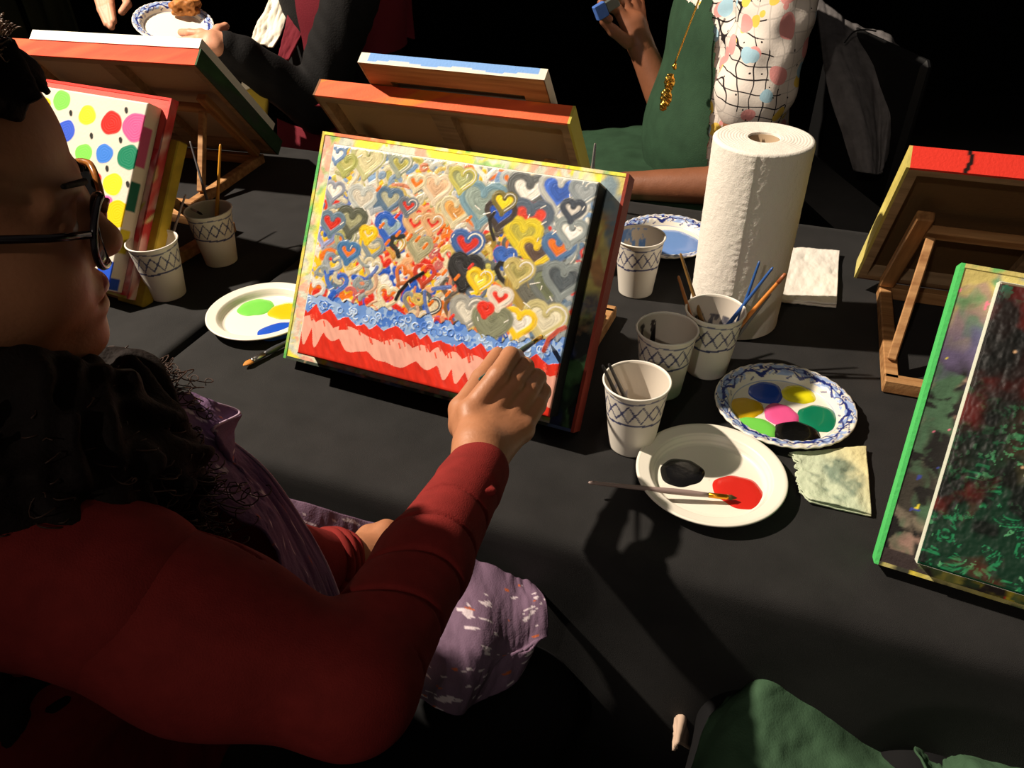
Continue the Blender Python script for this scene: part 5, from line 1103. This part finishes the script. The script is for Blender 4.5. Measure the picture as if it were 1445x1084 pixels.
# yellow card standing beyond the left easel, olive fabric far left
yc = empty('yellow_panel', tuple(kk(362, 150, 1.80)), 0, 'small yellow panel with a white top standing behind the upper left easel', 'panel'); yo = np.array(yc.location)
cloth_part('yellow_face', [[kk(346, 110, 1.84), kk(336, 170, 1.82)], [kk(364, 118, 1.84), kk(352, 185, 1.82)], [kk(381, 122, 1.84), kk(374, 178, 1.82)]], 12, 12, yc, yo, mat('yellow_card', (190, 164, 60), .6, .3), th=.012)
cloth_part('white_fold', [[kk(344, 108, 1.825), kk(338, 132, 1.825)], [kk(352, 111, 1.825), kk(345, 128, 1.825)], [kk(366, 114, 1.825), kk(366, 121, 1.825)], [kk(374, 117, 1.825), kk(374, 122, 1.825)]], 14, 6, yc, yo, mat('cream_fabric', (230, 222, 204), .85, .2), th=.006)
kcu = kk(60, 0, 2.9); oc_ = empty('curtain', (kcu[0], kcu[1], 0), 0, 'dim olive green curtain hanging in folds at the far upper left', 'curtain'); oo = np.array(oc_.location)
om = mat('olive_cloth', (66, 70, 50), .9, .2, .3, 300, .15, 10)
def drape(name, x0, x1, dy, n):
    c = [kk(x0 + (x1 - x0)*i/n, 30, 2.9) for i in range(n + 1)]; ctrl = [[np.array([p[0], p[1] + dy + .05*(i % 2), z]) for z in (1.9, 1.2, .6, .01)] for i, p in enumerate(c)]
    cloth_part(name, ctrl, 90, 30, oc_, oo, om, th=.01, amp=.012, freq=(6, 2))
drape('left_panel', -160, 22, 0, 7); drape('right_panel', 38, 100, .02, 4)

# ---- painter at the bottom right: only the lap in a green apron shows
f4 = -np.array([-Vd[0], -Vd[1], 0]); l4 = np.cross([0, 0, 1.], f4); c4 = np.array([.20, .02])
p4e = empty('person', (c4[0], c4[1], 0), 0, 'seated person at the lower right, only the lap under a green apron visible', 'person'); p4o = np.array(p4e.location)
k4 = kk(1085, 1010, .86); k4b = kk(1310, 1075, .84)
h4a = np.array([k4[0], k4[1], 0]) - f4*.42 + (0, 0, .52); h4b = np.array([k4b[0], k4b[1], 0]) - f4*.42 + (0, 0, .52); mid = (h4a + h4b)/2
t4 = [el(mid + (0, 0, .02), (.19, .14, .12), .05), rc(mid, .12, mid - f4*.03 + (0, 0, .22), .11, .05), rc(mid - f4*.03 + (0, 0, .22), .11, mid - f4*.04 + (0, 0, .38), .10, .05)]
g4 = []
for hp, kn in ((h4a, k4 - (0, 0, .03)), (h4b, k4b - (0, 0, .03))):
    ft = np.array([kn[0], kn[1], .09]) - f4*.02; g4 += [rc(hp, .085, kn, .062, .03), rc(kn, .058, ft, .04, .02), rc(ft - (0, 0, .05), .035, ft + f4*.13 - (0, 0, .055), .028, .02)]
V, F = sdf_mesh(t4 + g4, .009); mesh('body', V, F, skin('medium', (190, 140, 110)), p4e, origin=p4o)
part('trousers', fat(g4[0:2], .010) + fat(g4[3:5], .010), .008, mat('black_trousers', (14, 14, 16), .8, .2), p4e, p4o)
part('top', fat(t4, .012), .009, bks, p4e, p4o)
k4u = (0, 0, 1)
def AP(x, y, d): return kk(x, y, d)
g4m = mat('sage_apron_cloth', (64, 92, 68), .85, .2, .3, 400, .2, 14)
apg = [[AP(985, 1230, .62), AP(968, 1130, .72), AP(985, 1040, .80), AP(1030, 975, .86), AP(1050, 985, .93)],
       [AP(1060, 1230, .62), AP(1050, 1130, .71), AP(1055, 1030, .78), AP(1085, 962, .84), AP(1105, 975, .93)],
       [AP(1160, 1230, .63), AP(1150, 1130, .72), AP(1145, 1050, .79), AP(1160, 985, .86), AP(1185, 990, .94)],
       [AP(1270, 1230, .66), AP(1260, 1140, .74), AP(1240, 1080, .81), AP(1235, 1020, .88), AP(1255, 1030, .95)],
       [AP(1380, 1230, .63), AP(1350, 1150, .73), AP(1320, 1100, .80), AP(1300, 1062, .87), AP(1315, 1075, .95)]]
cloth_part('green_apron', apg, 110, 90, p4e, p4o, g4m, amp=.010, freq=(4, 3.4), seed=12)
apg2 = [[AP(1300, 1200, .66), AP(1312, 1120, .72), AP(1292, 1060, .79), AP(1312, 1038, .83)], [AP(1380, 1200, .66), AP(1345, 1130, .73), AP(1330, 1084, .79), AP(1322, 1045, .84)], [AP(1460, 1200, .66), AP(1400, 1120, .72), AP(1362, 1066, .79), AP(1350, 1050, .85)], [AP(1560, 1200, .66), AP(1500, 1120, .72), AP(1450, 1082, .79), AP(1420, 1074, .85)]]
cloth_part('apron_corner', apg2, 60, 50, p4e, p4o, g4m, amp=.008, freq=(6, 4), seed=6)
cloth_part('pale_trouser_leg', [[AP(958, 978, .93), AP(952, 1020, .90), AP(951, 1060, .88)], [AP(970, 976, .93), AP(966, 1010, .90), AP(958, 1050, .88)], [AP(990, 985, .96), AP(985, 1020, .95), AP(975, 1060, .94)]], 24, 20, p4e, p4o, mat('pale_trousers', (196, 170, 150), .8, .2), th=.004, amp=.003)

# ================================================================== LIGHT
def spot(name, loc, target, energy, size, blend, radius, col):
    l = bpy.data.lights.new(name, 'SPOT'); l.energy = energy; l.spot_size = size; l.spot_blend = blend; l.shadow_soft_size = radius; l.color = col
    o = bpy.data.objects.new(name, l); COL.objects.link(o); o.location = loc
    o.rotation_euler = (Vector(target) - Vector(loc)).to_track_quat('-Z', 'Y').to_euler(); return o
spot('ceiling_spot', (-2.35, 1.45, 3.55), (.1, .85, .8), 1030, R(70), .5, .045, (1.0, .86, .70))
spot('right_fill_spot', (-1.2, -1.7, 2.7), (.85, 1.25, .8), 55, R(30), .6, .04, (1.0, .86, .72))  # weak fill spot added to brighten the right side of the table
w = bpy.data.worlds.new('room_air'); SC.world = w; w.use_nodes = True
w.node_tree.nodes['Background'].inputs[0].default_value = (1.0, .88, .78, 1); w.node_tree.nodes['Background'].inputs[1].default_value = .052
SC.view_settings.view_transform = 'Standard'; SC.view_settings.look = 'None'; SC.view_settings.exposure = 0; SC.view_settings.gamma = 1
